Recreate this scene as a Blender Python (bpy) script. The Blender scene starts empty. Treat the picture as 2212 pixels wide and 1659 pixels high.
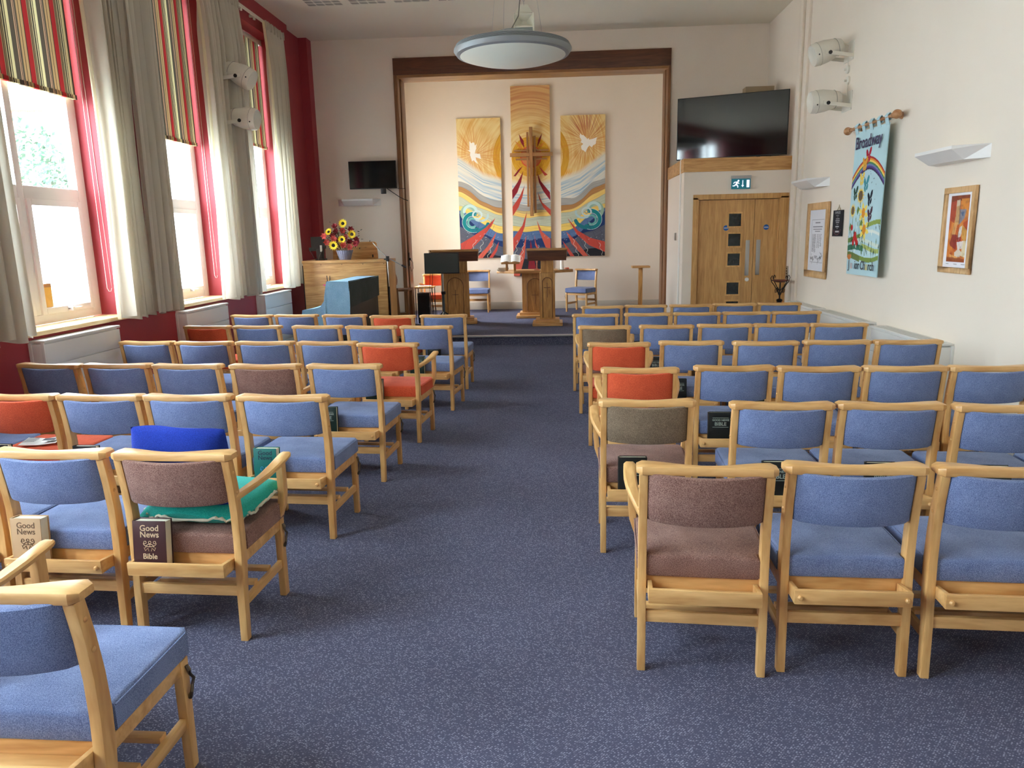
import bpy, bmesh, math, random
import numpy as np
from mathutils import Vector, Matrix
random.seed(7)
PI = math.pi
C = bpy.context.scene.collection

# ---------------------------------------------------------------- camera, world, light, exposure
def lin(v):
    v /= 255.0
    return v/12.92 if v <= 0.04045 else ((v+0.055)/1.055)**2.4
def S(r, g, b): return (lin(r), lin(g), lin(b), 1.0)

cam = bpy.data.cameras.new('camera'); camo = bpy.data.objects.new('camera', cam); C.objects.link(camo)
cam.sensor_width = 36.0; cam.sensor_fit = 'HORIZONTAL'; cam.lens = 1583.58/2212*36.0
cam.clip_start = 0.02; cam.clip_end = 200
R0 = (0.99796751, 0.05997125, -0.02154775); R1 = (-0.00916179, -0.19959698, -0.97983524); R2 = (-0.06306282, 0.97804115, -0.19864186)
camo.matrix_world = Matrix(((R0[0], -R1[0], -R2[0], 0), (R0[1], -R1[1], -R2[1], 0), (R0[2], -R1[2], -R2[2], 1.6), (0, 0, 0, 1)))
sc = bpy.context.scene
sc.camera = camo
vs = sc.view_settings
vs.view_transform = 'Standard'; vs.look = 'None'; vs.gamma = 1.0; vs.use_curve_mapping = False
vs.exposure = 2.4
try:
    sc.cycles.use_denoising = True
    sc.cycles.denoiser = 'OPENIMAGEDENOISE'
    sc.cycles.denoising_input_passes = 'RGB_ALBEDO_NORMAL'
    sc.cycles.max_bounces = 10; sc.cycles.diffuse_bounces = 6; sc.cycles.glossy_bounces = 4
    sc.cycles.transparent_max_bounces = 10; sc.cycles.transmission_bounces = 6
    sc.cycles.sample_clamp_indirect = 8.0
    sc.cycles.caustics_reflective = False; sc.cycles.caustics_refractive = False
except Exception as e:
    print(e)

w = bpy.data.worlds.new('overcast_sky'); sc.world = w; w.use_nodes = True
nt = w.node_tree; nt.nodes.clear()
wo = nt.nodes.new('ShaderNodeOutputWorld'); bg = nt.nodes.new('ShaderNodeBackground')
tc = nt.nodes.new('ShaderNodeTexCoord'); sp = nt.nodes.new('ShaderNodeSeparateXYZ'); cr = nt.nodes.new('ShaderNodeValToRGB')
nt.links.new(tc.outputs['Generated'], sp.inputs[0]); nt.links.new(sp.outputs['Z'], cr.inputs[0])
cr.color_ramp.elements[0].position = 0.0; cr.color_ramp.elements[0].color = (0.55, 0.60, 0.65, 1)
cr.color_ramp.elements[1].position = 0.9; cr.color_ramp.elements[1].color = (1.22, 1.38, 1.55, 1)
nt.links.new(cr.outputs[0], bg.inputs[0]); nt.links.new(bg.outputs[0], wo.inputs[0])
bg.inputs[1].default_value = 6.0

# window openings of the left wall (y0, y1), all between z 0.985 and 4.28
WINS = [(-1.28, 0.10), (0.80, 2.18), (2.88, 4.26), (4.96, 6.34), (7.04, 8.42), (9.12, 10.50)]  # first opening is unseen behind the camera, added for fill light
def portal(name, loc, rot, sx, sy):
    l = bpy.data.lights.new(name, 'AREA'); l.shape = 'RECTANGLE'; l.size = sx; l.size_y = sy
    l.cycles.is_portal = True
    o = bpy.data.objects.new(name, l); C.objects.link(o); o.location = loc; o.rotation_euler = rot
for (a, b) in WINS:
    portal('window_portal', (-4.27, (a+b)/2, 2.63), (0, -PI/2, 0), 3.3, b-a)
portal('platform_window_portal', (-3.31, 13.25, 2.2), (0, -PI/2, 0), 2.2, 1.1)

# ---------------------------------------------------------------- materials
MT = {}
def mat(name, col, rough=0.6, metal=0.0, var=0.0, vscale=8.0, bump=0.0, bscale=60.0, spec=0.5, emit=None, estr=0.0, coat=0.0, alpha=None, sheen=0.0):
    if name in MT: return MT[name]
    m = bpy.data.materials.new(name); m.use_nodes = True; MT[name] = m
    n = m.node_tree; p = n.nodes['Principled BSDF']
    p.inputs['Base Color'].default_value = col; p.inputs['Roughness'].default_value = rough
    p.inputs['Metallic'].default_value = metal; p.inputs['Specular IOR Level'].default_value = spec
    if coat: p.inputs['Coat Weight'].default_value = coat
    if sheen: p.inputs['Sheen Weight'].default_value = sheen; p.inputs['Sheen Roughness'].default_value = 0.6
    if emit: p.inputs['Emission Color'].default_value = emit; p.inputs['Emission Strength'].default_value = estr
    t = n.nodes.new('ShaderNodeTexCoord')
    if var:
        no = n.nodes.new('ShaderNodeTexNoise'); no.inputs['Scale'].default_value = vscale; no.inputs['Detail'].default_value = 4
        n.links.new(t.outputs['Object'], no.inputs['Vector'])
        r = n.nodes.new('ShaderNodeMapRange'); r.inputs[1].default_value = .3; r.inputs[2].default_value = .7
        r.inputs[3].default_value = 1-var; r.inputs[4].default_value = 1+var
        n.links.new(no.outputs[0], r.inputs[0])
        mx = n.nodes.new('ShaderNodeVectorMath'); mx.operation = 'SCALE'; mx.inputs[0].default_value = col[:3]
        n.links.new(r.outputs[0], mx.inputs['Scale']); n.links.new(mx.outputs[0], p.inputs['Base Color'])
    if bump:
        nb = n.nodes.new('ShaderNodeTexNoise'); nb.inputs['Scale'].default_value = bscale; nb.inputs['Detail'].default_value = 2
        n.links.new(t.outputs['Object'], nb.inputs['Vector'])
        b = n.nodes.new('ShaderNodeBump'); b.inputs['Strength'].default_value = bump; b.inputs['Distance'].default_value = .002
        n.links.new(nb.outputs[0], b.inputs['Height']); n.links.new(b.outputs[0], p.inputs['Normal'])
    return m

def wood(name, c1, c2, stretch=(30, 3, 30), rough=.42, ring=1.0, coat=.15):
    if name in MT: return MT[name]
    m = bpy.data.materials.new(name); m.use_nodes = True; MT[name] = m
    n = m.node_tree; p = n.nodes['Principled BSDF']; L = n.links.new
    t = n.nodes.new('ShaderNodeTexCoord'); oi = n.nodes.new('ShaderNodeObjectInfo')
    ad = n.nodes.new('ShaderNodeVectorMath'); ad.operation = 'ADD'
    sc_ = n.nodes.new('ShaderNodeVectorMath'); sc_.operation = 'SCALE'; sc_.inputs[0].default_value = (7.3, 3.1, 5.7)
    L(oi.outputs['Random'], sc_.inputs['Scale']); L(t.outputs['Object'], ad.inputs[0]); L(sc_.outputs[0], ad.inputs[1])
    mp = n.nodes.new('ShaderNodeMapping'); mp.inputs['Scale'].default_value = stretch; L(ad.outputs[0], mp.inputs[0])
    a = n.nodes.new('ShaderNodeTexNoise'); a.inputs['Scale'].default_value = ring; a.inputs['Detail'].default_value = 3; a.inputs['Distortion'].default_value = 1.2
    L(mp.outputs[0], a.inputs['Vector'])
    b = n.nodes.new('ShaderNodeTexNoise'); b.inputs['Scale'].default_value = ring*5; b.inputs['Detail'].default_value = 2; L(mp.outputs[0], b.inputs['Vector'])
    mm = n.nodes.new('ShaderNodeMath'); mm.operation = 'MULTIPLY_ADD'; mm.inputs[1].default_value = .35; L(b.outputs[0], mm.inputs[0]); L(a.outputs[0], mm.inputs[2])
    r = n.nodes.new('ShaderNodeValToRGB'); r.color_ramp.elements[0].position = .5; r.color_ramp.elements[1].position = .85
    r.color_ramp.elements[0].color = c1; r.color_ramp.elements[1].color = c2
    L(mm.outputs[0], r.inputs[0]); L(r.outputs[0], p.inputs['Base Color'])
    p.inputs['Roughness'].default_value = rough; p.inputs['Coat Weight'].default_value = coat; p.inputs['Coat Roughness'].default_value = .3
    return m

def fabric(name, c1, c2, scale=420.0, rough=.95):
    if name in MT: return MT[name]
    m = bpy.data.materials.new(name); m.use_nodes = True; MT[name] = m
    n = m.node_tree; p = n.nodes['Principled BSDF']; L = n.links.new
    t = n.nodes.new('ShaderNodeTexCoord')
    a = n.nodes.new('ShaderNodeTexNoise'); a.inputs['Scale'].default_value = scale; a.inputs['Detail'].default_value = 1; L(t.outputs['Object'], a.inputs['Vector'])
    b = n.nodes.new('ShaderNodeTexNoise'); b.inputs['Scale'].default_value = 9; b.inputs['Detail'].default_value = 3; L(t.outputs['Object'], b.inputs['Vector'])
    mm = n.nodes.new('ShaderNodeMath'); mm.operation = 'MULTIPLY_ADD'; mm.inputs[1].default_value = .35; L(b.outputs[0], mm.inputs[0]); L(a.outputs[0], mm.inputs[2])
    r = n.nodes.new('ShaderNodeValToRGB'); r.color_ramp.elements[0].position = .5; r.color_ramp.elements[1].position = .88
    r.color_ramp.elements[0].color = c1; r.color_ramp.elements[1].color = c2
    L(mm.outputs[0], r.inputs[0]); L(r.outputs[0], p.inputs['Base Color'])
    p.inputs['Roughness'].default_value = rough; p.inputs['Specular IOR Level'].default_value = .2
    p.inputs['Sheen Weight'].default_value = .1; p.inputs['Sheen Roughness'].default_value = .5
    bp = n.nodes.new('ShaderNodeBump'); bp.inputs['Strength'].default_value = .25; bp.inputs['Distance'].default_value = .0015
    L(a.outputs[0], bp.inputs['Height']); L(bp.outputs[0], p.inputs['Normal'])
    return m

def carpet_mat():
    m = bpy.data.materials.new('carpet_loop_pile'); m.use_nodes = True; MT['carpet'] = m
    n = m.node_tree; p = n.nodes['Principled BSDF']; L = n.links.new
    t = n.nodes.new('ShaderNodeTexCoord'); mp = n.nodes.new('ShaderNodeMapping')
    mp.inputs['Rotation'].default_value = (0, 0, .5); mp.inputs['Scale'].default_value = (125, 190, 100); L(t.outputs['Object'], mp.inputs[0])
    v = n.nodes.new('ShaderNodeTexVoronoi'); v.inputs['Scale'].default_value = 1.0; v.inputs['Randomness'].default_value = .55; L(mp.outputs[0], v.inputs['Vector'])
    r = n.nodes.new('ShaderNodeMapRange'); r.inputs[1].default_value = .15; r.inputs[2].default_value = .5; r.inputs[3].default_value = 1; r.inputs[4].default_value = 0; L(v.outputs['Distance'], r.inputs[0])
    cw = n.nodes.new('ShaderNodeSeparateColor'); L(v.outputs['Color'], cw.inputs[0])
    gt = n.nodes.new('ShaderNodeMapRange'); gt.inputs[1].default_value = .1; gt.inputs[2].default_value = .7; L(cw.outputs[0], gt.inputs[0])
    mu = n.nodes.new('ShaderNodeMath'); mu.operation = 'MULTIPLY'; L(r.outputs[0], mu.inputs[0]); L(gt.outputs[0], mu.inputs[1])
    big = n.nodes.new('ShaderNodeTexNoise'); big.inputs['Scale'].default_value = 1.3; big.inputs['Detail'].default_value = 3; L(t.outputs['Object'], big.inputs['Vector'])
    mx = n.nodes.new('ShaderNodeMix'); mx.data_type = 'RGBA'
    mx.inputs['A'].default_value = S(77, 77, 97); mx.inputs['B'].default_value = S(152, 154, 172)
    L(mu.outputs[0], mx.inputs['Factor'])
    br = n.nodes.new('ShaderNodeMapRange'); br.inputs[1].default_value = .3; br.inputs[2].default_value = .7; br.inputs[3].default_value = .9; br.inputs[4].default_value = 1.1; L(big.outputs[0], br.inputs[0])
    s2 = n.nodes.new('ShaderNodeVectorMath'); s2.operation = 'SCALE'; L(mx.outputs['Result'], s2.inputs[0]); L(br.outputs[0], s2.inputs['Scale'])
    L(s2.outputs[0], p.inputs['Base Color']); p.inputs['Roughness'].default_value = 1.0; p.inputs['Specular IOR Level'].default_value = .1
    b = n.nodes.new('ShaderNodeBump'); b.inputs['Strength'].default_value = .2; b.inputs['Distance'].default_value = .002
    L(r.outputs[0], b.inputs['Height']); L(b.outputs[0], p.inputs['Normal'])
    return m

def vcol_mat(name, rough=.85):
    if name in MT: return MT[name]
    m = bpy.data.materials.new(name); m.use_nodes = True; MT[name] = m
    n = m.node_tree; p = n.nodes['Principled BSDF']; a = n.nodes.new('ShaderNodeVertexColor'); a.layer_name = 'Col'
    n.links.new(a.outputs['Color'], p.inputs['Base Color']); p.inputs['Roughness'].default_value = rough
    p.inputs['Specular IOR Level'].default_value = .25
    return m

def glass_mat(name, frost=0.0, tint=(.95, 1, 1, 1)):
    m = bpy.data.materials.new(name); m.use_nodes = True; MT[name] = m
    n = m.node_tree; n.nodes.clear(); L = n.links.new
    o = n.nodes.new('ShaderNodeOutputMaterial'); tr = n.nodes.new('ShaderNodeBsdfTransparent'); tr.inputs[0].default_value = tint
    g = n.nodes.new('ShaderNodeBsdfGlossy'); g.inputs['Roughness'].default_value = .02
    mix = n.nodes.new('ShaderNodeMixShader'); mix.inputs[0].default_value = .06
    L(tr.outputs[0], mix.inputs[1]); L(g.outputs[0], mix.inputs[2])
    if frost:
        tl = n.nodes.new('ShaderNodeBsdfTranslucent'); tl.inputs[0].default_value = (.95, .98, 1, 1)
        m2 = n.nodes.new('ShaderNodeMixShader'); m2.inputs[0].default_value = frost
        L(mix.outputs[0], m2.inputs[1]); L(tl.outputs[0], m2.inputs[2]); L(m2.outputs[0], o.inputs[0])
    else: L(mix.outputs[0], o.inputs[0])
    return m

def cloth_mat(name, col, trans=.3, var=.06):
    m = bpy.data.materials.new(name); m.use_nodes = True; MT[name] = m
    n = m.node_tree; n.nodes.clear(); L = n.links.new
    o = n.nodes.new('ShaderNodeOutputMaterial'); d = n.nodes.new('ShaderNodeBsdfDiffuse'); t = n.nodes.new('ShaderNodeBsdfTranslucent')
    d.inputs[0].default_value = col; t.inputs[0].default_value = col
    mx = n.nodes.new('ShaderNodeMixShader'); mx.inputs[0].default_value = trans
    L(d.outputs[0], mx.inputs[1]); L(t.outputs[0], mx.inputs[2]); L(mx.outputs[0], o.inputs[0])
    return m

def stripe_mat():
    m = bpy.data.materials.new('striped_blind_cloth'); m.use_nodes = True; MT['stripe'] = m
    n = m.node_tree; n.nodes.clear(); L = n.links.new
    t = n.nodes.new('ShaderNodeTexCoord'); s = n.nodes.new('ShaderNodeSeparateXYZ'); L(t.outputs['Object'], s.inputs[0])
    dv = n.nodes.new('ShaderNodeMath'); dv.operation = 'MULTIPLY_ADD'; dv.inputs[1].default_value = 1/.325; dv.inputs[2].default_value = 20.60; L(s.outputs['Y'], dv.inputs[0])
    fr = n.nodes.new('ShaderNodeMath'); fr.operation = 'FRACT'; L(dv.outputs[0], fr.inputs[0])
    r = n.nodes.new('ShaderNodeValToRGB'); r.color_ramp.interpolation = 'CONSTANT'; L(fr.outputs[0], r.inputs[0])
    red = S(168, 50, 50); tan = S(150, 124, 92); dk = S(74, 64, 54); crm = S(232, 218, 166); gr = S(98, 88, 76); pk = S(196, 156, 126); am = S(190, 154, 108)
    seq = [(0, red), (.16, tan), (.195, dk), (.215, tan), (.25, dk), (.27, crm), (.29, dk), (.32, gr), (.345, crm), (.375, dk), (.40, crm),
           (.50, gr), (.63, dk), (.65, pk), (.69, dk), (.71, pk), (.73, gr), (.79, am), (.86, dk), (.88, am), (.97, dk)]
    e = r.color_ramp.elements
    e[0].position = 0; e[0].color = seq[0][1]; e[1].position = seq[1][0]; e[1].color = seq[1][1]
    for q, c in seq[2:]:
        x = e.new(q); x.color = c
    o = n.nodes.new('ShaderNodeOutputMaterial'); d = n.nodes.new('ShaderNodeBsdfDiffuse'); tl = n.nodes.new('ShaderNodeBsdfTranslucent')
    L(r.outputs[0], d.inputs[0]); L(r.outputs[0], tl.inputs[0])
    mx = n.nodes.new('ShaderNodeMixShader'); mx.inputs[0].default_value = .04
    L(d.outputs[0], mx.inputs[1]); L(tl.outputs[0], mx.inputs[2]); L(mx.outputs[0], o.inputs[0])
    return m

BEECH = wood('beech', S(228, 182, 118), S(200, 146, 84), (14, 14, 2.2), .4)
BEECHX = wood('beech_crosswise', S(228, 182, 120), S(198, 146, 86), (2.2, 14, 14), .4)
BEECHY = wood('beech_lengthwise', S(226, 180, 116), S(198, 146, 84), (14, 2.2, 14), .4)
OAK = wood('oak_veneer', S(214, 166, 104), S(188, 138, 78), (26, 10, 2.0), .45)
OAKX = wood('oak_veneer_crosswise', S(214, 166, 106), S(180, 128, 70), (2.0, 10, 26), .45)
OAKD = wood('golden_oak', S(212, 160, 92), S(168, 116, 58), (26, 26, 2.4), .4)
OAKL = wood('pale_oak', S(226, 178, 112), S(200, 148, 84), (26, 26, 2.2), .45)
DARKW = wood('dark_brown_timber', S(112, 66, 42), S(78, 42, 26), (1.6, 12, 18), .45)
MIDW = wood('brown_timber', S(150, 104, 66), S(112, 72, 42), (16, 12, 1.6), .45)
FRAMEW = wood('light_oak_frame', S(222, 180, 128), S(196, 150, 98), (18, 6, 6), .45)
BLUE = fabric('blue_wool', S(86, 99, 138), S(134, 149, 188))
ORANGE = fabric('orange_wool', S(188, 66, 40), S(228, 104, 66))
BROWN = fabric('brown_wool', S(104, 70, 62), S(160, 124, 112), 300)
GREYBR = fabric('grey_brown_wool', S(96, 80, 64), S(146, 126, 104), 300)
TEAL = fabric('teal_fleece', S(26, 148, 136), S(44, 172, 158), 260)
ROYAL = fabric('royal_blue_fleece', S(18, 42, 136), S(30, 58, 160), 260)
CARPET = carpet_mat()
WALLC = mat('cream_wall_paint', S(234, 221, 205), .85, bump=.12, bscale=90, var=.015, vscale=2)
CEILM = mat('ceiling_paint', S(230, 222, 204), .95, bump=.1, bscale=40)
WHITEW = mat('white_gloss_paint', S(236, 232, 224), .45)
REDW = mat('red_wall_paint', S(158, 50, 58), .6, bump=.1, bscale=60, var=.03, vscale=3)
UPVC = mat('white_window_frame', S(228, 222, 218), .35)
RADM = mat('white_radiator_metal', S(226, 224, 220), .45)
SILLW = wood('pale_sill_timber', S(246, 222, 172), S(232, 198, 140), (6, 2, 10), .35)
BLACK = mat('black_plastic', S(20, 20, 22), .4)
SCREEN = mat('black_screen', S(9, 10, 12), .06, spec=.9)
GREYSC = mat('grey_matt_screen', S(58, 68, 66), .35)
METAL = mat('brushed_steel', S(190, 190, 188), .3, metal=1.0)
BRONZE = mat('bronze_link', S(120, 110, 96), .35, metal=1.0)
IRON = mat('black_wrought_iron', S(26, 20, 20), .5, metal=.4)
WPLAS = mat('white_plastic', S(222, 216, 202), .45)
WPLAS2 = mat('white_lamp_metal', S(232, 228, 224), .4)
PAGES = mat('page_edges', S(232, 224, 200), .9, bump=.4, bscale=300)
CURT = cloth_mat('grey_beige_curtain', S(214, 206, 190), .28)
LINING = cloth_mat('cream_curtain_lining', S(236, 230, 200), .5)
STRIPE = stripe_mat()
GLASS = glass_mat('clear_window_glass')
FROST = glass_mat('frosted_window_glass', .72, (.8, .84, .85, 1))
COL = vcol_mat('painted_canvas')

# ---------------------------------------------------------------- mesh helpers
class MB:
    def __init__(s): s.v = []; s.f = []; s.sm = False
    def add(s, v, f):
        k = len(s.v); s.v += [tuple(q) for q in v]; s.f += [tuple(i+k for i in q) for q in f]; return s
    def box(s, x0, x1, y0, y1, z0, z1):
        return s.add([(x0,y0,z0),(x1,y0,z0),(x1,y1,z0),(x0,y1,z0),(x0,y0,z1),(x1,y0,z1),(x1,y1,z1),(x0,y1,z1)],
                     [(0,3,2,1),(4,5,6,7),(0,1,5,4),(1,2,6,5),(2,3,7,6),(3,0,4,7)])
    def hexa(s, p):  # 8 corners: bottom 4 ccw, top 4 ccw
        return s.add(p, [(0,3,2,1),(4,5,6,7),(0,1,5,4),(1,2,6,5),(2,3,7,6),(3,0,4,7)])
    def prism(s, poly, a, b, ax='x'):
        n = len(poly)
        def P(u, t):
            return {'x': (t, u[0], u[1]), 'y': (u[0], t, u[1]), 'z': (u[0], u[1], t)}[ax]
        v = [P(u, a) for u in poly] + [P(u, b) for u in poly]
        f = [tuple(range(n))[::-1], tuple(range(n, 2*n))] + [(i, (i+1) % n, (i+1) % n+n, i+n) for i in range(n)]
        return s.add(v, f)
    def tube(s, pts, r, n=8, cap=True):
        pts = [Vector(p) for p in pts]; m = len(pts); v = []; rs = r if isinstance(r, (list, tuple)) else [r]*m
        up = None
        for i, p in enumerate(pts):
            d = (pts[min(i+1, m-1)]-pts[max(i-1, 0)]).normalized()
            if up is None: up = d.orthogonal().normalized()
            a = (up - d*up.dot(d)); a = a.normalized() if a.length > 1e-6 else d.orthogonal().normalized(); up = a
            b = d.cross(a)
            for k in range(n):
                t = 2*PI*k/n; v.append(p + a*math.cos(t)*rs[i] + b*math.sin(t)*rs[i])
        f = [(i*n+k, i*n+(k+1) % n, (i+1)*n+(k+1) % n, (i+1)*n+k) for i in range(m-1) for k in range(n)]
        if cap: f += [tuple(range(n))[::-1], tuple(range((m-1)*n, m*n))]
        return s.add(v, f)
    def lathe(s, prof, n=24, o=(0, 0, 0), M=None):
        v = []; f = []
        for (r, z) in prof:
            for k in range(n):
                t = 2*PI*k/n; p = Vector((r*math.cos(t), r*math.sin(t), z))
                if M is not None: p = M @ p
                v.append(p+Vector(o))
        m = len(prof)
        for i in range(m-1):
            for k in range(n): f.append((i*n+k, i*n+(k+1) % n, (i+1)*n+(k+1) % n, (i+1)*n+k))
        if prof[0][0] > 1e-5: f.append(tuple(range(n))[::-1])
        if prof[-1][0] > 1e-5: f.append(tuple(range((m-1)*n, m*n)))
        return s.add(v, f)
    def sweep(s, secs):  # list of 4-corner (or n-corner) sections
        n = len(secs[0]); v = [p for q in secs for p in q]; m = len(secs)
        f = [(i*n+k, i*n+(k+1) % n, (i+1)*n+(k+1) % n, (i+1)*n+k) for i in range(m-1) for k in range(n)]
        f += [tuple(range(n))[::-1], tuple(range((m-1)*n, m*n))]
        return s.add(v, f)
    def grid(s, P, nu, nv):
        v = [P(i/(nu-1), j/(nv-1)) for j in range(nv) for i in range(nu)]
        return s.add(v, [(j*nu+i, j*nu+i+1, (j+1)*nu+i+1, (j+1)*nu+i) for j in range(nv-1) for i in range(nu-1)])
    def build(s, name, m, parent=None, bevel=0, seg=2, smooth=False, label=None, loc=None, rot=None, thick=0):
        me = bpy.data.meshes.new(name); bm = bmesh.new()
        vs_ = [bm.verts.new(p) for p in s.v]
        for f in s.f:
            try: bm.faces.new([vs_[i] for i in f])
            except ValueError: pass
        bmesh.ops.remove_doubles(bm, verts=bm.verts, dist=1e-6)
        if thick:
            bmesh.ops.recalc_face_normals(bm, faces=bm.faces)
            bmesh.ops.solidify(bm, geom=bm.faces[:], thickness=thick)
        bmesh.ops.recalc_face_normals(bm, faces=bm.faces)
        if bevel:
            es = [e for e in bm.edges if e.is_manifold and e.calc_face_angle(0) > .6]
            bmesh.ops.bevel(bm, geom=es, offset=bevel, segments=seg, affect='EDGES', profile=.6, clamp_overlap=True)
        if smooth or bevel:
            for f in bm.faces: f.smooth = True
            for e in bm.edges:
                if e.is_manifold and e.calc_face_angle(0) > (.62 if smooth else .5): e.smooth = False
        bm.to_mesh(me); bm.free(); me.materials.append(m)
        o = bpy.data.objects.new(name, me); C.objects.link(o)
        if parent is not None: o.parent = parent
        if loc is not None: o.location = loc
        if rot is not None: o.rotation_euler = rot
        if label: o['label'] = label
        return o

def tag(o, label, cat, group=None):
    o['label'] = label; o['category'] = cat
    if group: o['group'] = group
    return o
def thing(name, label, cat, loc=(0, 0, 0), rz=0, group=None):
    o = bpy.data.objects.new(name, None); C.objects.link(o); o.location = loc; o.rotation_euler = (0, 0, rz); o.empty_display_size = .1
    return tag(o, label, cat, group)
def struct(o): o['kind'] = 'structure'; return o
def dup(root, parent=None):
    c = root.copy(); C.objects.link(c)
    if parent is not None: c.parent = parent
    for ch in KIDS.get(root.name, [q for q in root.children]): dup(ch, c)
    return c
KIDS = {}
def text(s, size, m, parent, loc, rot, name='lettering', ext=.0006, shear=0.0, off=0.0, sx=1.0, align='CENTER'):
    cu = bpy.data.curves.new(name, 'FONT'); cu.body = s; cu.size = size; cu.align_x = align; cu.align_y = 'CENTER'
    cu.extrude = ext; cu.shear = shear; cu.offset = off; cu.resolution_u = 3
    cu.materials.append(m)
    q = bpy.data.objects.new(name, cu); C.objects.link(q)
    me = bpy.data.meshes.new_from_object(q); bpy.data.objects.remove(q)
    if not me.materials: me.materials.append(m)
    o = bpy.data.objects.new(name, me); C.objects.link(o); o.parent = parent; o.location = loc; o.rotation_euler = rot; o.scale = (sx, 1, 1)
    return o

class Cv:  # a flat picture painted onto the vertices of a fine grid; u to the right, v down, in metres
    def __init__(s, W, H, step, base):
        s.W, s.H = W, H; s.nx = int(W/step)+1; s.ny = int(H/step)+1
        s.U, s.V = np.meshgrid(np.linspace(0, W, s.nx), np.linspace(0, H, s.ny)); s.c = np.zeros((s.ny, s.nx, 3)); s.c[:] = base[:3]
    def put(s, mask, col, a=1.0):
        a = a*mask; s.c = s.c*(1-a[..., None]) + np.array(col[:3])*a[..., None]
    def poly(s, pts, col, a=1.0):
        ins = np.zeros(s.U.shape, bool); n = len(pts)
        for i in range(n):
            x1, y1 = pts[i]; x2, y2 = pts[(i+1) % n]
            if y1 == y2: continue
            c = ((s.V >= min(y1, y2)) & (s.V < max(y1, y2)))
            ins ^= c & (s.U < (s.V-y1)*(x2-x1)/(y2-y1)+x1)
        s.put(ins.astype(float), col, a)
    def line(s, pts, wd, col, a=1.0):
        d = np.full(s.U.shape, 9.0)
        for (x1, y1), (x2, y2) in zip(pts[:-1], pts[1:]):
            L2 = (x2-x1)**2+(y2-y1)**2+1e-12; t = np.clip(((s.U-x1)*(x2-x1)+(s.V-y1)*(y2-y1))/L2, 0, 1)
            d = np.minimum(d, np.hypot(s.U-x1-t*(x2-x1), s.V-y1-t*(y2-y1)))
        s.put(np.clip((wd/2-d)/.002+.5, 0, 1), col, a)
    def disc(s, x, y, rx, ry, col, a=1.0): s.put((((s.U-x)/rx)**2+((s.V-y)/ry)**2 < 1).astype(float), col, a)
    def build(s, name, P, parent, m=COL, disp=None):
        me = bpy.data.meshes.new(name); nx, ny = s.nx, s.ny
        vv = [P(s.U[j, i], s.V[j, i]) for j in range(ny) for i in range(nx)]
        idx = np.arange(nx*ny).reshape(ny, nx)
        f = np.stack([idx[:-1, :-1], idx[1:, :-1], idx[1:, 1:], idx[:-1, 1:]], -1).reshape(-1, 4).tolist()
        me.from_pydata(vv, [], f); at = me.color_attributes.new('Col', 'FLOAT_COLOR', 'POINT')
        q = np.ones((nx*ny, 4), np.float32); q[:, :3] = np.clip(s.c, 0, 1).reshape(-1, 3); at.data.foreach_set('color', q.ravel())
        me.materials.append(m); o = bpy.data.objects.new(name, me); C.objects.link(o); o.parent = parent
        return o
def vnoise(U, V, sx, sy, seed=0):
    r = np.random.RandomState(seed); T = r.rand(64, 64); x = U*sx; y = V*sy
    xi = np.floor(x).astype(int); yi = np.floor(y).astype(int); fx = x-xi; fy = y-yi; fx = fx*fx*(3-2*fx); fy = fy*fy*(3-2*fy)
    g = lambda a, b: T[a % 64, b % 64]
    return (g(xi, yi)*(1-fx)+g(xi+1, yi)*fx)*(1-fy)+(g(xi, yi+1)*(1-fx)+g(xi+1, yi+1)*fx)*fy

# ---------------------------------------------------------------- room shell
XL, XR, ZC, YF, YB = -3.84, 3.20, 4.62, 12.0, -4.1
struct(MB().box(-4.4, 3.5, YB-.3, 15.2, -.12, 0).build('floor', CARPET))
struct(MB().box(-4.4, 3.5, YB-.3, 15.2, ZC, ZC+.15).build('ceiling', CEILM))
# left wall with window openings
wl = MB(); xo = -4.165
zs, zh = .985, 4.28
wl.box(xo, XL, YB-.3, 11.1, 0, zs-.035); wl.box(xo, XL, YB-.3, 11.1, zh, ZC)
edges = [YB-.3]+[q for w_ in WINS for q in w_]+[11.1]
for i in range(0, len(edges), 2): wl.box(xo, XL, edges[i], edges[i+1], zs-.035, zh)
wl.box(xo, -3.92, 11.1, 12.3, 0, ZC); wl.box(-3.92, -3.79, 11.79, 12.0, 0, ZC)
struct(wl.build('wall_left', REDW))
struct(MB().box(XR, XR+.25, YB-.3, 12.2, 0, ZC).build('wall_right', WALLC))
rw = MB()
rw.box(-4.3, 3.4, YB-.3, YB, 0, ZC)
struct(rw.build('wall_rear', WALLC))
# front wall with the opening to the platform
fw = MB(); fw.box(-4.3, -2.50, YF, YF+.48, 0, ZC); fw.box(1.737, 3.45, YF, YF+.48, 0, ZC); fw.box(-2.50, 1.737, YF, YF+.48, 4.32, ZC)
struct(fw.build('wall_front', WALLC))
bw = MB(); bw.box(-3.4, 2.6, 14.8, 14.95, 0, ZC); bw.box(-3.3, -3.15, 12.48, 12.7, 0, ZC); bw.box(-3.3, -3.15, 13.8, 14.8, 0, ZC); bw.box(-3.3, -3.15, 12.7, 13.8, 0, 1.1); bw.box(-3.3, -3.15, 12.7, 13.8, 3.3, ZC); bw.box(2.3, 2.45, 12.48, 14.8, 0, ZC)
struct(bw.build('wall_platform_back', WALLC))
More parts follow.
